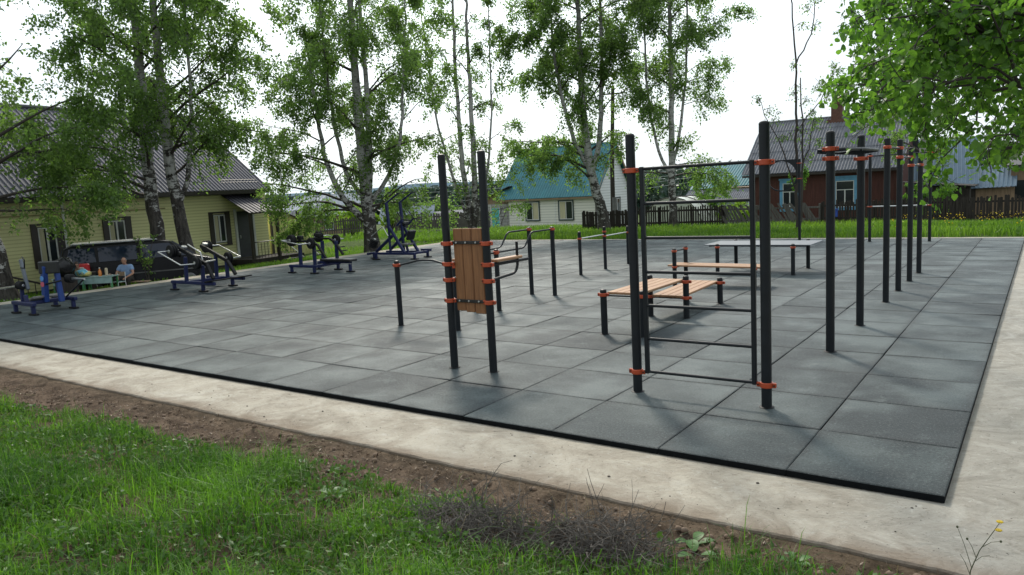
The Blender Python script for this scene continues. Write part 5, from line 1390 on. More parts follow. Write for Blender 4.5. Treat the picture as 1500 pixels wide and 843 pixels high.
# right foreground tree (linden-like) with overhanging branches
def linden():
    rg = np.random.default_rng(77)
    b = np.array((3.9, 3.4, -.06)); t = thing('linden_tree', 'broad leaved tree overhanging from the right with big fresh green leaves', 'tree', tuple(b))
    tr = MB(); tp = [b, b + (.0, 0, 1.5), b + (-.15, -.05, 3), b + (-.3, -.1, 5), b + (-.3, 0, 8)]
    tr.tube(tp, [.24, .2, .17, .12, .05], 14)
    targets = [(-0.97,1.35,2.85),(-0.84,1.17,2.81),(-0.81,1.62,2.45),(-0.77,1.26,2.57),(-0.78,1.12,2.93),(-0.89,1.62,3.3),(-1.03,2.38,3.57),(-0.72,2.25,2.85),(-0.55,2.23,2.57),(-0.27,1.44,2.32),(-0.33,1.91,2),(-0.51,0.47,2.58),(-0.17,3.31,3.21),(0.45,1.65,2.48),(0.1,0.78,2.62),(0.06,2.05,3.08),(-0.36,3.6,3.15),(-0.55,0.85,2.74),(0.1,1.45,3.01),(0.27,2.14,2.96),(0.51,0.46,3.13),(0.08,1.36,3.08),(-0.49,0.31,2.6),(0.58,1.23,3.41),(-0.52,0.63,2.66),(-0.27,0.35,3.43),(-0.24,0.53,2.92),(-0.46,0.36,3.38),(-0.81,1.8,3.76),(-1.03,2.74,2.62),(-0.17,1.61,3.15),(-0.85,0.95,2.77),(-0.49,0.96,3.18),(0.47,0.42,3.06),(0.61,3.61,2.4),(-1.16,3.06,3.59),(0.62,3.55,3.72),(0.18,0.81,3.33),(0.05,2.77,2.41),(0.54,0.26,2.89),(0.54,3.23,3.83),(0.33,2.04,2.59),(-0.05,3.17,2.66),(0.06,1.47,3.31),(0.36,0.28,2.39),(-0.15,2.9,2.94),(-0.5,1.84,3.25),(0.59,0.64,3.16),(0.27,3.24,3.75),(-0.91,2.98,3.27),(-0.76,1.82,3.49),(-0.61,3.25,2.57),(0.22,1.3,3.53),(-0.12,2.66,2.64),(-0.11,1.05,3.41),(0.44,2.85,2.92),(0.2,1.31,2.27),(0.57,3.35,2.66),(0.36,1.75,2.25),(-0.62,0.64,3.41),(0.34,3.31,3.46),(-0.32,1.39,2.38),(0.07,1.6,3.43),(0.58,2.47,3.29),(-0.26,0.28,2.87),(-0.28,3.4,2.45),(-0.46,3.25,2.38),(0.24,1.03,2.87),(-0.45,2.97,2.93),(-0.31,0.24,2.67),(0.22,1.48,2.26),(0.12,0.55,2.83),(-0.82,3.31,3.53),(-0.87,3.37,3.32),(0.11,3.5,2.49),(-0.52,0.27,3.3),(-0.3,0.4,3.23),(0.7,3.27,3.11),(0.25,1.95,2.41),(-0.09,0.79,3.37),(0.48,1.58,3.01),(-0.17,0.31,2.63),(0.46,3.51,3.89),(-1.01,3,3.71),(0.39,2.13,3.15),(0.6,3.13,2.87),(0.44,0.61,2.28),(0.01,3.15,3.29),(0.06,3.28,3.15),(0,3.07,3.05),(0.21,2.03,2.29),(0.63,0.52,2.68),(0.22,2.1,2.55),(0.08,0.92,3),(-0.25,3.08,4),(0.17,0.3,2.22),(0.23,1.87,3.58),(-1.05,3.14,3.14),(-1.37,3.37,3.05),(-0.99,3.14,4.12),(0.58,2.82,3.1),(0.43,2.36,2.96),(-0.61,0.87,3.43),(-0.85,1.67,3.02),(0.63,1.08,3.09),(0.4,3.55,3.66),(0.42,2.69,3.35),(-0.48,0.28,3.09),(-0.69,3.51,3.23),(-0.06,3.6,3.04),(-1.03,3.37,3.6),(0.6,0.44,2.08),(-0.67,0.61,3.18),(-0.19,2.05,2.47),(-0.65,0.96,3.18),(-0.06,2.35,3.34),(-0.53,2.59,3.01),(0.58,1.43,3.11),(0.61,0.34,2.9),(-0.11,1.26,3.52),(0.27,0.72,2.67),(-0.32,1.41,2.64),(-0.1,0.32,3.16),(-0.91,2.01,3.18),(0.54,3.56,2.64),(-0.14,2.31,3.38),(-0.01,2.7,2.33),(0.38,0.39,3.08),(-0.71,1.63,3.13)]
    mains = [(-.6, 2.2, 3.3), (-.3, 1.9, 2.75), (.15, 1.0, 2.2), (.1, .9, 3.0), (-.4, 2.6, 4.0), (.3, .7, 2.6), (.1, 2.6, 3.2), (1.2, 4.8, 3.6), (2.4, 1.4, 3.6), (4.6, 1.5, 3.6), (6, 3.6, 3.8), (4.4, 5.6, 4), (2.2, 5, 5.2), (3.4, 1.2, 5.4), (5.4, 4.4, 5.6), (1.8, 2.8, 6)]
    br = MB(); P = []; samp = []
    for i, T in enumerate(mains):
        T = np.array(T); s = np.array(tp[1] if i in (2, 5) else (tp[2] + (tp[3] - tp[2]) * rg.uniform(0, .6)), float)
        if i in (2, 5): s = s + np.array((0, 0, .5))
        mid = (s + T) / 2 + np.array((0, 0, .35)) + rg.normal(0, .25, 3)
        pts = [s * (1 - u) ** 2 + mid * 2 * u * (1 - u) + T * u * u for u in np.linspace(0, 1, 13)]
        for q in range(1, 12): pts[q] = pts[q] + rg.normal(0, .055, 3)
        br.tube(pts, [.045 * (1 - .85 * u) + .004 for u in np.linspace(0, 1, 13)], 7, caps=False)
        samp += pts[4:]
        if i > 6: targets += [tuple(T + rg.normal(0, .6, 3)) for _ in range(9)]
    samp = np.array(samp)
    for T in targets:
        T = np.array(T, float); j = np.argsort(np.linalg.norm(samp - T - np.array((.35, .25, .1)), axis=1))[rg.integers(0, 3)]; s = samp[j]
        mid = (s + T) / 2 + np.array((0, 0, .12)) + rg.normal(0, .1, 3)
        pts = [s * (1 - u) ** 2 + mid * 2 * u * (1 - u) + T * u * u for u in np.linspace(0, 1, 7)]
        for q in range(1, 6): pts[q] = pts[q] + rg.normal(0, .025, 3)
        br.tube(pts, [.010 * (1 - .75 * u) + .001 for u in np.linspace(0, 1, 7)], 5, caps=False)
        for k in range(8):
            q, d = along(pts, rg.uniform(.3, 1) if k else .999)
            d = d / (np.linalg.norm(d) + 1e-9)
            p2 = grow(q, d * .5 + rg.normal(0, .6, 3) + np.array((0, 0, -.25)), rg.uniform(.10, .30), 5, rg, .4, .2)
            br.tube(p2, [.004, .0035, .003, .0025, .002, .0015], 3, caps=False)
            c = rg.integers(9, 17)
            p2 = np.array(p2); tt = rg.uniform(.05, 1, c) * 5; ii_ = np.minimum(tt.astype(int), 4); f = (tt - ii_)[:, None]
            P.append(p2[ii_] * (1 - f) + p2[ii_ + 1] * f + rg.normal(0, .03, (c, 3)))
    P = np.concatenate(P); n = len(P)
    # heart shaped leaves: 8-gon folded along the midrib, drawn as two quads per half
    d = rg.normal(0, .75, (n, 3)); d[:, 2] -= .75; d /= np.linalg.norm(d, axis=1, keepdims=True)
    s = np.cross(d, rg.normal(0, .6, (n, 3)) + np.array((0, 0, 1.)) * .3); s /= np.linalg.norm(s, axis=1, keepdims=True); nn = np.cross(s, d)
    L = (.051 * rg.uniform(.4, 1.4, n))[:, None]; P = P + d * .015
    prof = [(0, 0, 0), (.08, .36, .05), (.42, .46, .09), (.78, .22, .05), (1, 0, -.06), (.78, -.22, .05), (.42, -.46, .09), (.08, -.36, .05), (.45, 0, 0)]
    V = np.stack([P + d * L * a + s * L * w * .95 + nn * L * h for a, w, h in prof], 1).reshape(-1, 3)
    o = np.arange(n)[:, None, None] * 9
    F = (o + np.array([[0, 1, 2, 8], [8, 2, 3, 4], [0, 8, 6, 7], [8, 4, 5, 6]])[None]).reshape(-1, 4)
    tr.build('trunk', M_twig, t, smooth=60); br.build('branches', M_twig, t, smooth=60)
    o_ = np_mesh('crown', V - b, F, M_leaf_l, np.repeat(np.clip(rg.normal(.48, .25, n), 0, 1), 9), t)
linden()

# shrubs
shrub('bright_shrub', (-34.3, 26.8), 1.15, 2.3, 3600, .14, M_leaf_b, 'bright lime green shrub left of the big birch trunk', 'shrub', 62, 'garden shrubs')
shrub('bright_shrub', (-31.9, 27.7), .7, 2.7, 2600, .14, M_leaf_b, 'tall bright lime green shrub right of the big birch trunk', 'shrub', 63, 'garden shrubs')
shrub('garden_shrub', (-16.2, 38.6), 1.1, 3.3, 3600, .13, M_leaf_l, 'young green tree rising beside the greenhouse', 'shrub', 64, 'garden shrubs')
shrub('garden_shrub', (-14.2, 38.3), 1.0, 1.7, 2600, .12, M_leaf_b, 'low yellow-green bush right of the greenhouse', 'shrub', 65, 'garden shrubs')
shrub('garden_shrub', (-3.9, 34.6), .9, 2.3, 2400, .12, M_leaf_l, 'green bush at the corner of the dark shed', 'shrub', 66, 'garden shrubs')
shrub('round_bush', (-58, 62), 2.8, 3.6, 3000, .32, M_leaf, 'round green bush on the slope left of the cream house', 'bush', 67)
shrub('leafy_sapling', (-21.75, 6.75), .34, 1.6, 320, .075, M_leaf, 'slim sapling growing between the seated man and the van', 'sapling', 68, stems=3)
shrub('hanging_bush', (-32.2, 18.0), .9, 2.0, 1500, .11, M_leaf_l, 'leafy bush behind the yellow outbuilding', 'bush', 69)

# far forest on the hill
rg = np.random.default_rng(9)
n = 5200
az = rg.uniform(R(-82), R(8), n); ds = rg.uniform(290, 660, n)
TX, TY = cx + np.sin(az) * ds, cy + np.cos(az) * ds
TZ = gz(TX, TY); H = rg.uniform(7, 13.5, n) * (.8 + .4 * vnoise(TX, TY, .012, 3)); Wd = H * rg.uniform(.16, .34, n)
per = 46
u = rg.uniform(0, 1, (n, per)) ** .75; ph = rg.uniform(0, 2 * PI, (n, per))
rad = Wd[:, None] * (1 - u * .93) * rg.uniform(.5, 1.1, (n, per))
PP = np.stack([TX[:, None] + np.cos(ph) * rad, TY[:, None] + np.sin(ph) * rad, TZ[:, None] + H[:, None] * (.05 + .95 * u)], -1).reshape(-1, 3)
V, F = leaf_quads(PP, 2.3, rg, .35, .75)
aa = np.repeat(np.clip(rg.normal(.45, .22, n), 0, 1), per) + rg.normal(0, .1, n * per)
tag(np_mesh('hillside_forest', V, F, M_forest, np.repeat(np.clip(aa, 0, 1), 4)), 'dense mixed forest covering the far hillside', 'forest', kind='stuff')
# distant blue ridge
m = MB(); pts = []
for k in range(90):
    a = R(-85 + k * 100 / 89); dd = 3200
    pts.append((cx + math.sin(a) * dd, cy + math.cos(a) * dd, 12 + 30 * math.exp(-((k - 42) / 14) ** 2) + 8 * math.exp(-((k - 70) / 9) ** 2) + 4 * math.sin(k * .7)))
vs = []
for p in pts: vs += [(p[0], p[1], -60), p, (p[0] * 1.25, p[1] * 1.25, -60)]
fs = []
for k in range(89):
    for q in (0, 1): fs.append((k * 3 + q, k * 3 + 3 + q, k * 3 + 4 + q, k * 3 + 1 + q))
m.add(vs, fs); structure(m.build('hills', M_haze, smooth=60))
# power lines over the valley
M_wire = worn('pale_wire', (.42, .44, .45), .5, .3)
for k in range(5):
    z = 2.9 - .62 * k
    p0, p1 = Vector((-78, 52 , z + .6)), Vector((-36, 92, z + 1.5)); pts = [p0.lerp(p1, i / 14) - Vector((0, 0, 1.1 * (1 - (2 * i / 14 - 1) ** 2))) for i in range(15)]
    tag(MB().tube(pts, .022, 4).build('power_line', M_wire), 'thin pale overhead wire crossing in front of the hillside forest', 'power line', 'overhead wires across the valley')

# ------------------------------------------------------------------ van
def van():
    t = thing('minivan', 'black minivan parked along the yellow house behind the tables', 'van', (-23.35, 7.4, -.50), R(62))
    # local: x forward, y left; camera sees the right side (-y)
    prof = [(-2.12, .32), (-2.18, .75), (-2.10, 1.10), (-2.0, 1.52), (-1.8, 1.60), (.55, 1.61), (.95, 1.55), (1.62, 1.06), (2.15, .92), (2.28, .62), (2.26, .30)]
    secs = [(-.86, .0), (-.90, .04), (.90, .04), (.86, .0)]
    m = MB(); n = len(prof)
    def yw(z): return .90 if z < 1.02 else .90 - (z - 1.02) * .28
    vs = []
    for sgn in (-1, 1):
        for x, z in prof: vs.append((x, sgn * yw(z), z))
    fs = [tuple(range(n)), tuple(reversed(range(n, 2 * n)))] + [((i + 1) % n, i, n + i, n + (i + 1) % n) for i in range(n)]
    m.add(vs, fs)
    body = m.build('body', worn('black_car_paint', (.004, .004, .005), .22, 0, .2, 2, .18), t, world=False, smooth=25)
    bev = body.modifiers.new('bevel', 'BEVEL'); bev.width = .06; bev.segments = 3; bev.limit_method = 'ANGLE'; bev.angle_limit = R(20)
    MB().cbox((-.6, 0, 1.632), (2.4, 1.36, .03), .012).build('roof_panel', worn('silver_reflecting_roof', (.45, .46, .47), .25, .4), t, world=False)
    gl = worn('tinted_glass', (.010, .016, .034), .06, 0, .1, 2, .45)
    for sg in (-1, 1):
        for x0, x1, x2, x3 in ((-1.95, -1.15, -1.18, -1.85), (-1.08, -.02, -.02, -1.08), (.06, 1.42, .90, .06)):
            q = [(x0, sg * (yw(1.08) + .012), 1.07), (x1, sg * (yw(1.08) + .012), 1.07), (x2, sg * (yw(1.5) + .012), 1.50), (x3, sg * (yw(1.5) + .012), 1.50)]
            MB().prism(q, (0, -sg * .01, 0)).build('side_window', gl, t, world=False)
        for x in (-1.38, 1.42):
            w = MB().disc((x, sg * .80, .31), (0, 1, 0), .33, .22, 28, .05).build('wheel', M_black, t, world=False)
            MB().disc((x, sg * .905, .31), (0, 1, 0), .19, .03, 20, .01).build('rim', worn('grey_rim', (.25, .25, .26), .35, .6), w, world=False)
        MB().ell((1.18, sg * 1.0, 1.12), (.06, .11, .08), 10, 6).build('mirror', M_black, t, world=False)
        MB().cbox((-2.13, sg * .76, 1.0), (.10, .18, .42), .02).build('tail_light', worn('red_lens', (.42, .015, .015), .2), t, world=False)
        MB().cbox((2.12, sg * .66, .74), (.20, .34, .16), .03).build('headlight', worn('clear_lens', (.5, .5, .5), .1), t, world=False)
        MB().bb((-2.0, sg * .912, .62), (2.0, sg * .922, .66)).build('side_moulding', worn('dull_trim', (.09, .09, .09), .4), t, world=False)
        for x in (-.1, -1.1): MB().cbox((x, sg * .925, .92), (.18, .03, .035), .01).build('handle', M_black, t, world=False)
    MB().prism([(1.60, -.72, 1.09), (1.60, .72, 1.09), (1.0, .60, 1.52), (1.0, -.60, 1.52)], (.025, 0, .03)).build('windscreen', gl, t, world=False)
    MB().prism([(-2.12, -.68, 1.14), (-2.12, .68, 1.14), (-2.03, .6, 1.48), (-2.03, -.6, 1.48)], (-.02, 0, .005)).build('rear_window', gl, t, world=False)
    MB().cbox((0, 0, .28), (4.3, 1.72, .16), .05).build('sill', M_black, t, world=False)
van()

# ------------------------------------------------------------------ tables, people, things on the tables
PZ, PS = -.27, .78
M_green = worn('green_table_paint', (.05, .20, .08), .5, 0, .25, 6)
M_pale = worn('pale_green_laminate', (.20, .30, .29), .4, 0, .2, 6)
def table(x, y, label, rot):
    t = thing('school_table', label, 'table', (x, y, PZ), rot, 'old school tables beside the paving')
    MB().cbox((0, 0, .70), (1.15, .5, .03), .008).build('tabletop', M_pale, t, world=False)
    MB().cbox((0, -.22, .57), (1.05, .02, .22), .004).build('apron', M_pale, t, world=False)
    for sx in (-.5, .5):
        for sy in (-.2, .2): MB().beam((sx, sy, 0), (sx, sy, .69), .055, .055, .006, up=(0, 1, 0)).build('leg', M_green, t, world=False)
    return t
def small(t, k=PS):
    t.scale = (k, k, k); return t
small(table(-21.35, 5.18, 'pale school table with green legs holding the orange bottle', R(35)))
small(table(-21.95, 4.66, 'pale school table nearer the press machine with the bright bag', R(38)))
t = small(thing('school_chair', 'white tube framed chair with wooden backrest beside the pale table', 'chair', (-21.27, 5.62, PZ), R(20)))
for sx in (-.17, .17): MB().tube([(sx, -.18, 0), (sx, -.18, .42), (sx, .18, .42), (sx, .2, .78)], .012, 6).tube([(sx, .18, .42), (sx, .22, 0)], .012, 6).build('frame_tube', M_white, t, world=False)
MB().cbox((0, 0, .43), (.36, .36, .02), .008).build('seat', M_pale, t, world=False)
MB().cbox((0, .2, .70), (.34, .02, .16), .008).build('backrest', M_tanwood, t, world=False)
t = small(thing('plank_bench', 'low plank bench under the seated grey haired man', 'bench', (-21.6, 6.12, PZ), R(32)))
MB().cbox((.1, 0, .33), (1.35, .26, .04), .008).build('plank', M_tanwood, t, world=False)
for q in (-.42, .5): MB().cbox((q, 0, .15), (.2, .22, .31), .01).build('block_leg', M_darkwood, t, world=False)
TZ1 = PZ + PS * .835 - .12 * 0
TT = PZ + PS * .715
t = small(thing('plastic_bottle', 'orange drink bottle standing on the pale table', 'bottle', (-21.32, 5.17, TT)))
MB().tube([(0, 0, .001), (0, 0, .17), (0, 0, .24), (0, 0, .28)], [.058, .058, .024, .02], 12).build('bottle_body', worn('orange_drink', (.55, .18, .03), .2), t, world=False)
MB().tube([(0, 0, .275), (0, 0, .31)], .024, 10).build('cap', M_white, t, world=False)
t = small(thing('drink_carton', 'pale tall carton beside the orange bottle on the table', 'carton', (-21.22, 5.30, TT)))
MB().cbox((0, 0, .112), (.08, .08, .22), .006).prism([(-.04, -.04, .223), (.04, -.04, .223), (0, -.04, .28)], (0, .08, 0)).build('carton_body', worn('carton_print', (.45, .38, .25), .5), t, world=False)
t = small(thing('paper_plate', 'white paper plate with food on the pale table', 'plate', (-21.12, 5.34, TT)))
MB().tube([(0, 0, .001), (0, 0, .008), (0, 0, .025)], [.06, .09, .11], 18).build('plate_dish', M_white, t, world=False)
MB().ell((0, 0, .035), (.06, .05, .03), 8, 6).build('food', M_tanwood, t, world=False)
def blob_bag(name, label, cat, c, r, mat, seed, knot=True, extra=None):
    t = thing(name, label, cat, (c[0], c[1], c[2] - r[2] * .94))
    m = MB().ell(c, r, 18, 12)
    vv = []
    for p in m.v:
        q = Vector(p) - Vector(c); k = 1 + .10 * math.sin(q.x * 23 + seed) * math.cos(q.z * 19) + .06 * math.sin(q.y * 37 + q.z * 11)
        vv.append(tuple(Vector(c) + Vector((q.x * k, q.y * k, max(q.z * k, -r[2] * .94)))))
    m.v = vv; m.build('bag_body', mat, t, smooth=70)
    if knot: MB().tube([(c[0], c[1], c[2] + r[2] * .9), (c[0] + .02, c[1], c[2] + r[2] * 1.1), (c[0] + .05, c[1], c[2] + r[2] * 1.3)], [.03, .02, .04], 8).build('bag_neck', mat, t)
    if extra: MB().ell((c[0] + r[0] * .6, c[1] + r[1] * .3, c[2] - .02), (r[0] * .6, r[1] * .8, r[2] * .7), 12, 8).build('bag_print', extra, t)
    return t
def m_print():
    t = NT('cyan_printed_plastic'); n = t.noise(t.coord(), 9, 2)
    t.col(t.ramp(n, [(.38, (.10, .36, .48)), (.52, (.22, .50, .58)), (.56, (.03, .06, .12)), (.62, (.45, .5, .2))])); return t.set(.35, 0, .5)
blob_bag('shopping_bag', 'bright cyan and yellow printed plastic bag lying on the table', 'bag', (-21.72, 4.88, TT + .115), (.23, .16, .12), m_print(), 3, False, worn('yellow_print', (.5, .45, .15), .4))
blob_bag('black_bag', 'large glossy black bag standing behind the press machine', 'bag', (-21.66, 4.40, .62), (.25, .25, .29), worn('glossy_black_plastic', (.008, .008, .009), .25, 0, .2, 6, .35), 5, False)
t = thing('wooden_crate', 'dark wooden crate under the glossy black bag', 'crate', (-21.66, 4.40, PZ))
MB().cbox((-21.66, 4.40, (PZ + .345) / 2), (.42, .42, .345 - PZ), .01).build('crate_box', M_darkwood, t)
for k in range(3): MB().cbox((-21.66, 4.18, PZ + .12 + .2 * k), (.44, .02, .12), .004).build('slat', M_darkwood, t)
t = thing('red_bag', 'red bag with pale print standing on a box behind the leaning child', 'bag', (-22.45, 5.28, .37))
MB().cbox((-22.45, 5.28, .49), (.32, .14, .24), .04, Matrix.Rotation(R(30), 3, 'Z')).build('bag_body', worn('red_plastic', (.46, .02, .025), .35), t)
MB().cbox((-22.43, 5.205, .46), (.13, .02, .10), .008, Matrix.Rotation(R(30), 3, 'Z')).build('print_patch', M_white, t)
t = thing('storage_box', 'dark box carrying the red bag behind the tables', 'box', (-22.45, 5.28, PZ))
MB().cbox((-22.45, 5.28, (PZ + .365) / 2), (.45, .34, .365 - PZ), .02, Matrix.Rotation(R(30), 3, 'Z')).build('box_body', M_darkwood, t)
MB().cbox((-22.45, 5.28, .33), (.48, .37, .05), .01, Matrix.Rotation(R(30), 3, 'Z')).build('lid', M_darkwood, t)

M_skin = worn('tanned_skin', (.36, .19, .125), .55, 0, .12, 20)
M_shirt = worn('light_blue_cotton', (.19, .29, .46), .85, 0, .15, 9)
M_trouser = worn('dark_brown_cloth', (.022, .018, .016), .9, 0, .3, 9)
M_hairg = worn('short_grey_hair', (.28, .27, .26), .8, 0, .3, 40)
M_haird = worn('short_dark_hair', (.035, .022, .015), .7, 0, .3, 40)
def skin_mesh(name, J, E, mat, parent, levels=2):
    """J: {name: (pos, radius)}; E: edges by name; grown with a Skin modifier"""
    k = list(J); me = bpy.data.meshes.new(name)
    L = Vector(parent.location) if parent.parent is None else Vector(parent.parent.location)
    me.from_pydata([tuple(Vector(J[q][0]) - L) for q in k], [(k.index(a), k.index(b)) for a, b in E], [])
    o = bpy.data.objects.new(name, me); COL.objects.link(o); o.parent = parent
    md = o.modifiers.new('skin', 'SKIN'); md.use_smooth_shade = True
    if not me.skin_vertices: me.skin_vertices.new()
    sv = me.skin_vertices[0].data
    for i, q in enumerate(k):
        r = J[q][1]; sv[i].radius = (r, r) if not isinstance(r, tuple) else r
        sv[i].use_root = (i == 0)
    sb = o.modifiers.new('subsurf', 'SUBSURF'); sb.levels = levels; sb.render_levels = levels
    me.materials.append(mat); return o
def hand(J, E, wrist, side, d, tag_):
    w = Vector(J[wrist][0]); d = Vector(d).normalized(); s = Vector(side).normalized(); n = d.cross(s)
    J[tag_ + 'palm'] = (w + d * .055, (.035, .018)); E.append((wrist, tag_ + 'palm'))
    for k, (o, l) in enumerate(((-.03, .062), (-.01, .072), (.01, .068), (.03, .052))):
        a, b, c = tag_ + 'a%d' % k, tag_ + 'b%d' % k, tag_ + 'c%d' % k
        J[a] = (w + d * .10 + s * o, .0095); J[b] = (w + d * (.10 + l * .5) + s * o * 1.1 - n * .012, .009); J[c] = (w + d * (.10 + l * .9) + s * o * 1.1 - n * .035, .0075)
        E += [(tag_ + 'palm', a), (a, b), (b, c)]
    J[tag_ + 't0'] = (w + d * .05 - s * .045, .011); J[tag_ + 't1'] = (w + d * .09 - s * .062 - n * .01, .009); E += [(tag_ + 'palm', tag_ + 't0'), (tag_ + 't0', tag_ + 't1')]
def head(t, c, f, mat, hair, bald, s=1.):
    """head as part of the person: face with nose, eyes, mouth, ears; f = facing direction"""
    c = Vector(c); f = Vector(f).normalized(); r = f.cross(Vector((0, 0, 1))).normalized(); u = r.cross(f)
    M = Matrix((r, f, u)).transposed()
    m = MB(); m.ell(c, (.076 * s, .095 * s, .115 * s), 20, 14, M); m.ell(c + f * .03 * s - u * .055 * s, (.058 * s, .062 * s, .062 * s), 14, 10, M)
    m.ell(c + f * .098 * s - u * .012 * s, (.014 * s, .022 * s, .026 * s), 10, 8, M)
    for q in (-1, 1): m.ell(c + r * q * .078 * s - u * .01 * s, (.012 * s, .02 * s, .032 * s), 8, 6, M)
    h = m.build('head', mat, t, smooth=80)
    e = MB()
    for q in (-1, 1): e.ell(c + r * q * .032 * s + f * .085 * s + u * .012 * s, (.013 * s, .008 * s, .007 * s), 8, 6, M); e.ell(c + r * q * .032 * s + f * .086 * s + u * .034 * s, (.02 * s, .008 * s, .005 * s), 8, 6, M)
    e.build('eyes_and_brows', M_haird, h)
    MB().ell(c + f * .086 * s - u * .06 * s, (.024 * s, .008 * s, .006 * s), 8, 6, M).build('mouth', worn('lip', (.24, .09, .075), .5), h)
    hm = MB().ell(c - f * .012 * s + u * .02 * s, (.081 * s, .096 * s, .108 * s), 20, 14, M)
    keep = []
    for p in hm.f:
        ctr = sum((Vector(hm.v[i]) for i in p), Vector()) / len(p) - c
        a, b = ctr.dot(f), ctr.dot(u)
        ok = (b > -.05 * s and a < (.035 + .25 * max(0, b - .055)) * s) if not bald else (-.06 * s < b < .065 * s and a < .02 * s)
        if b > .075 * s and not bald and a < .085 * s: ok = True
        if ok: keep.append(p)
    hm.f = keep; hm.build('hair', hair, h, smooth=80)
def rel(base, ang):
    c, s = math.cos(ang), math.sin(ang)
    return lambda x, y, z: Vector((base[0] + x * c - y * s, base[1] + x * s + y * c, base[2] + z))
# seated man: local x = his left, y = backward ... faces local -y
t = thing('person', 'seated grey haired person in light blue T-shirt and dark trousers, forearms on knees', 'person', (-21.62, 6.10, PZ)); small(t, .84)
B = rel((-21.62, 6.10, PZ), R(38))
J = {'pelvis': (B(0, 0, .44), .125), 'belly': (B(0, -.03, .60), .135), 'chest': (B(0, -.07, .78), .14), 'neck': (B(0, -.10, .93), .055), 'skull': (B(0, -.13, 1.0), .05)}
E = [('pelvis', 'belly'), ('belly', 'chest'), ('chest', 'neck'), ('neck', 'skull')]
for s, n in ((-1, 'r'), (1, 'l')):
    J[n + 'sh'] = (B(s * .19, -.08, .86), .062); J[n + 'el'] = (B(s * .29, -.20, .62), .043); J[n + 'wr'] = (B(s * .15, -.42, .52), .028)
    J[n + 'hip'] = (B(s * .10, -.05, .43), .10); J[n + 'kn'] = (B(s * .20, -.44, .46), .066); J[n + 'an'] = (B(s * .17, -.40, .10), .042); J[n + 'to'] = (B(s * .19, -.58, .04), .038)
    E += [('chest', n + 'sh'), (n + 'sh', n + 'el'), (n + 'el', n + 'wr'), ('pelvis', n + 'hip'), (n + 'hip', n + 'kn'), (n + 'kn', n + 'an'), (n + 'an', n + 'to')]
    hand(J, E, n + 'wr', B(1, 0, 0) - B(0, 0, 0), B(-s * .12, -.30, -.12) - B(0, 0, 0), n)
skin_mesh('body', J, E, M_skin, t)
Js = {q: (J[q][0], r) for q, r in (('belly', .156), ('pelvis', .146), ('chest', .165), ('rsh', .088), ('lsh', .088))}
Js['neck'] = (B(0, -.095, .915), .078)
for s, n in ((-1, 'r'), (1, 'l')): Js[n + 'sl'] = (Vector(J[n + 'sh'][0]).lerp(Vector(J[n + 'el'][0]), .62), .074)
skin_mesh('t_shirt', Js, [('belly', 'pelvis'), ('belly', 'chest'), ('chest', 'neck'), ('chest', 'rsh'), ('chest', 'lsh'), ('rsh', 'rsl'), ('lsh', 'lsl')], M_shirt, t)
Jt = {'pelvis': (B(0, .01, .42), .14)}; Et = []
for s, n in ((-1, 'r'), (1, 'l')):
    for q, r in (('hip', .115), ('kn', .085), ('an', .062)): Jt[n + q] = (J[n + q][0], r)
    Et += [('pelvis', n + 'hip'), (n + 'hip', n + 'kn'), (n + 'kn', n + 'an')]
skin_mesh('trousers', Jt, Et, M_trouser, t)
for n in 'rl': 
    a = Vector(J[n + 'an'][0]); b = Vector(J[n + 'to'][0]); MB().ell((a + b) / 2 - Vector((0, 0, .02)), (.055, .14, .05), 12, 8, Matrix.Rotation(R(38), 3, 'Z')).build('shoe', M_black, t)
head(t, B(0, -.16, 1.07), B(.15, -1, -.25) - B(0, 0, 0), M_skin, M_hairg, True)
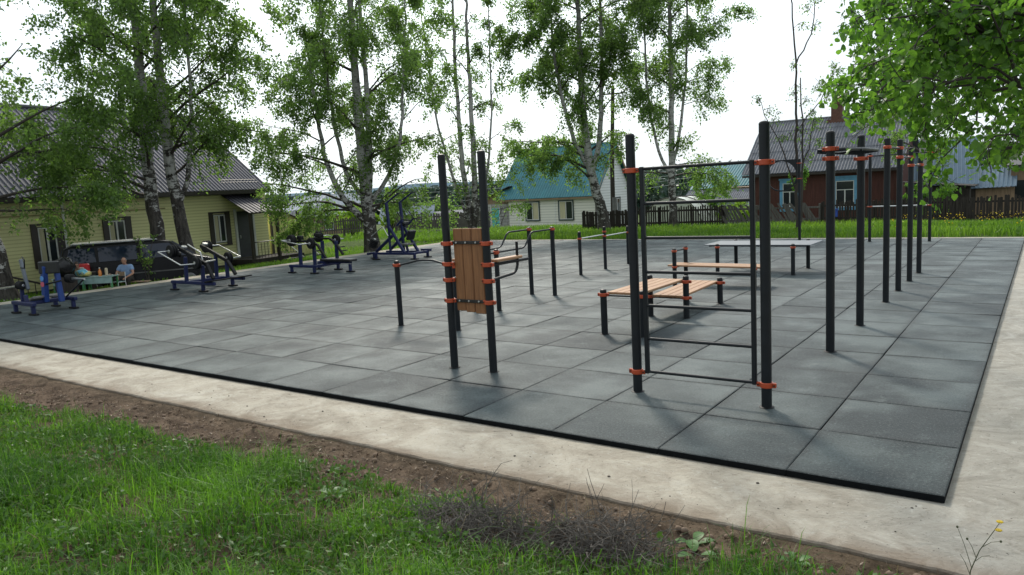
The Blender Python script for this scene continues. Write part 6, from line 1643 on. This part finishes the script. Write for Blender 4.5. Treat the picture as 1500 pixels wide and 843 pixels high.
# child leaning over the table
t = thing('person', 'dark haired child in dark top leaning over the table beside the bright bag', 'person', (-22.15, 5.02, PZ)); small(t, .9)
B = rel((-22.15, 5.02, PZ), R(50))
J = {'pelvis': (B(0, .05, .50), .11), 'belly': (B(0, -.02, .64), .11), 'chest': (B(0, -.13, .78), .112), 'neck': (B(0, -.22, .88), .045), 'skull': (B(0, -.26, .93), .04)}
E = [('pelvis', 'belly'), ('belly', 'chest'), ('chest', 'neck'), ('neck', 'skull')]
for s, n in ((-1, 'r'), (1, 'l')):
    J[n + 'sh'] = (B(s * .15, -.16, .82), .05); J[n + 'el'] = (B(s * .22, -.30, .66), .036); J[n + 'wr'] = (B(s * .12, -.46, .63), .024)
    J[n + 'hip'] = (B(s * .08, .0, .48), .085); J[n + 'kn'] = (B(s * .11, -.32, .46), .055); J[n + 'an'] = (B(s * .11, -.30, .08), .036); J[n + 'to'] = (B(s * .12, -.44, .04), .032)
    E += [('chest', n + 'sh'), (n + 'sh', n + 'el'), (n + 'el', n + 'wr'), ('pelvis', n + 'hip'), (n + 'hip', n + 'kn'), (n + 'kn', n + 'an'), (n + 'an', n + 'to')]
    hand(J, E, n + 'wr', B(1, 0, 0) - B(0, 0, 0), B(-s * .12, -.30, -.05) - B(0, 0, 0), n)
skin_mesh('body', J, E, M_skin, t)
M_navy = worn('dark_navy_cloth', (.012, .014, .022), .9)
Js = {q: (J[q][0], r) for q, r in (('belly', .122), ('pelvis', .12), ('chest', .124), ('rsh', .062), ('lsh', .062), ('rel', .05), ('lel', .05))}
skin_mesh('jacket', Js, [('belly', 'pelvis'), ('belly', 'chest'), ('chest', 'rsh'), ('chest', 'lsh'), ('rsh', 'rel'), ('lsh', 'lel')], M_navy, t)
Jt = {'pelvis': (B(0, .05, .48), .118)}; Et = []
for s, n in ((-1, 'r'), (1, 'l')):
    for q, r in (('hip', .095), ('kn', .068), ('an', .05)): Jt[n + q] = (J[n + q][0], r)
    Et += [('pelvis', n + 'hip'), (n + 'hip', n + 'kn'), (n + 'kn', n + 'an')]
skin_mesh('trousers', Jt, Et, M_trouser, t)
head(t, B(0, -.30, .99), B(.35, -1, -.45) - B(0, 0, 0), M_skin, M_haird, False, .95)
t = small(thing('stool', 'dark stool under the leaning child', 'stool', (-22.18, 5.06, PZ)), .9)
MB().cbox((0, 0, .36), (.34, .34, .03), .01).build('seat', M_darkwood, t, world=False)
for a in (-.13, .13):
    for b in (-.13, .13): MB().beam((a, b, 0), (a, b, .35), .035, .035, .004, up=(0, 1, 0)).build('leg', M_darkwood, t, world=False)
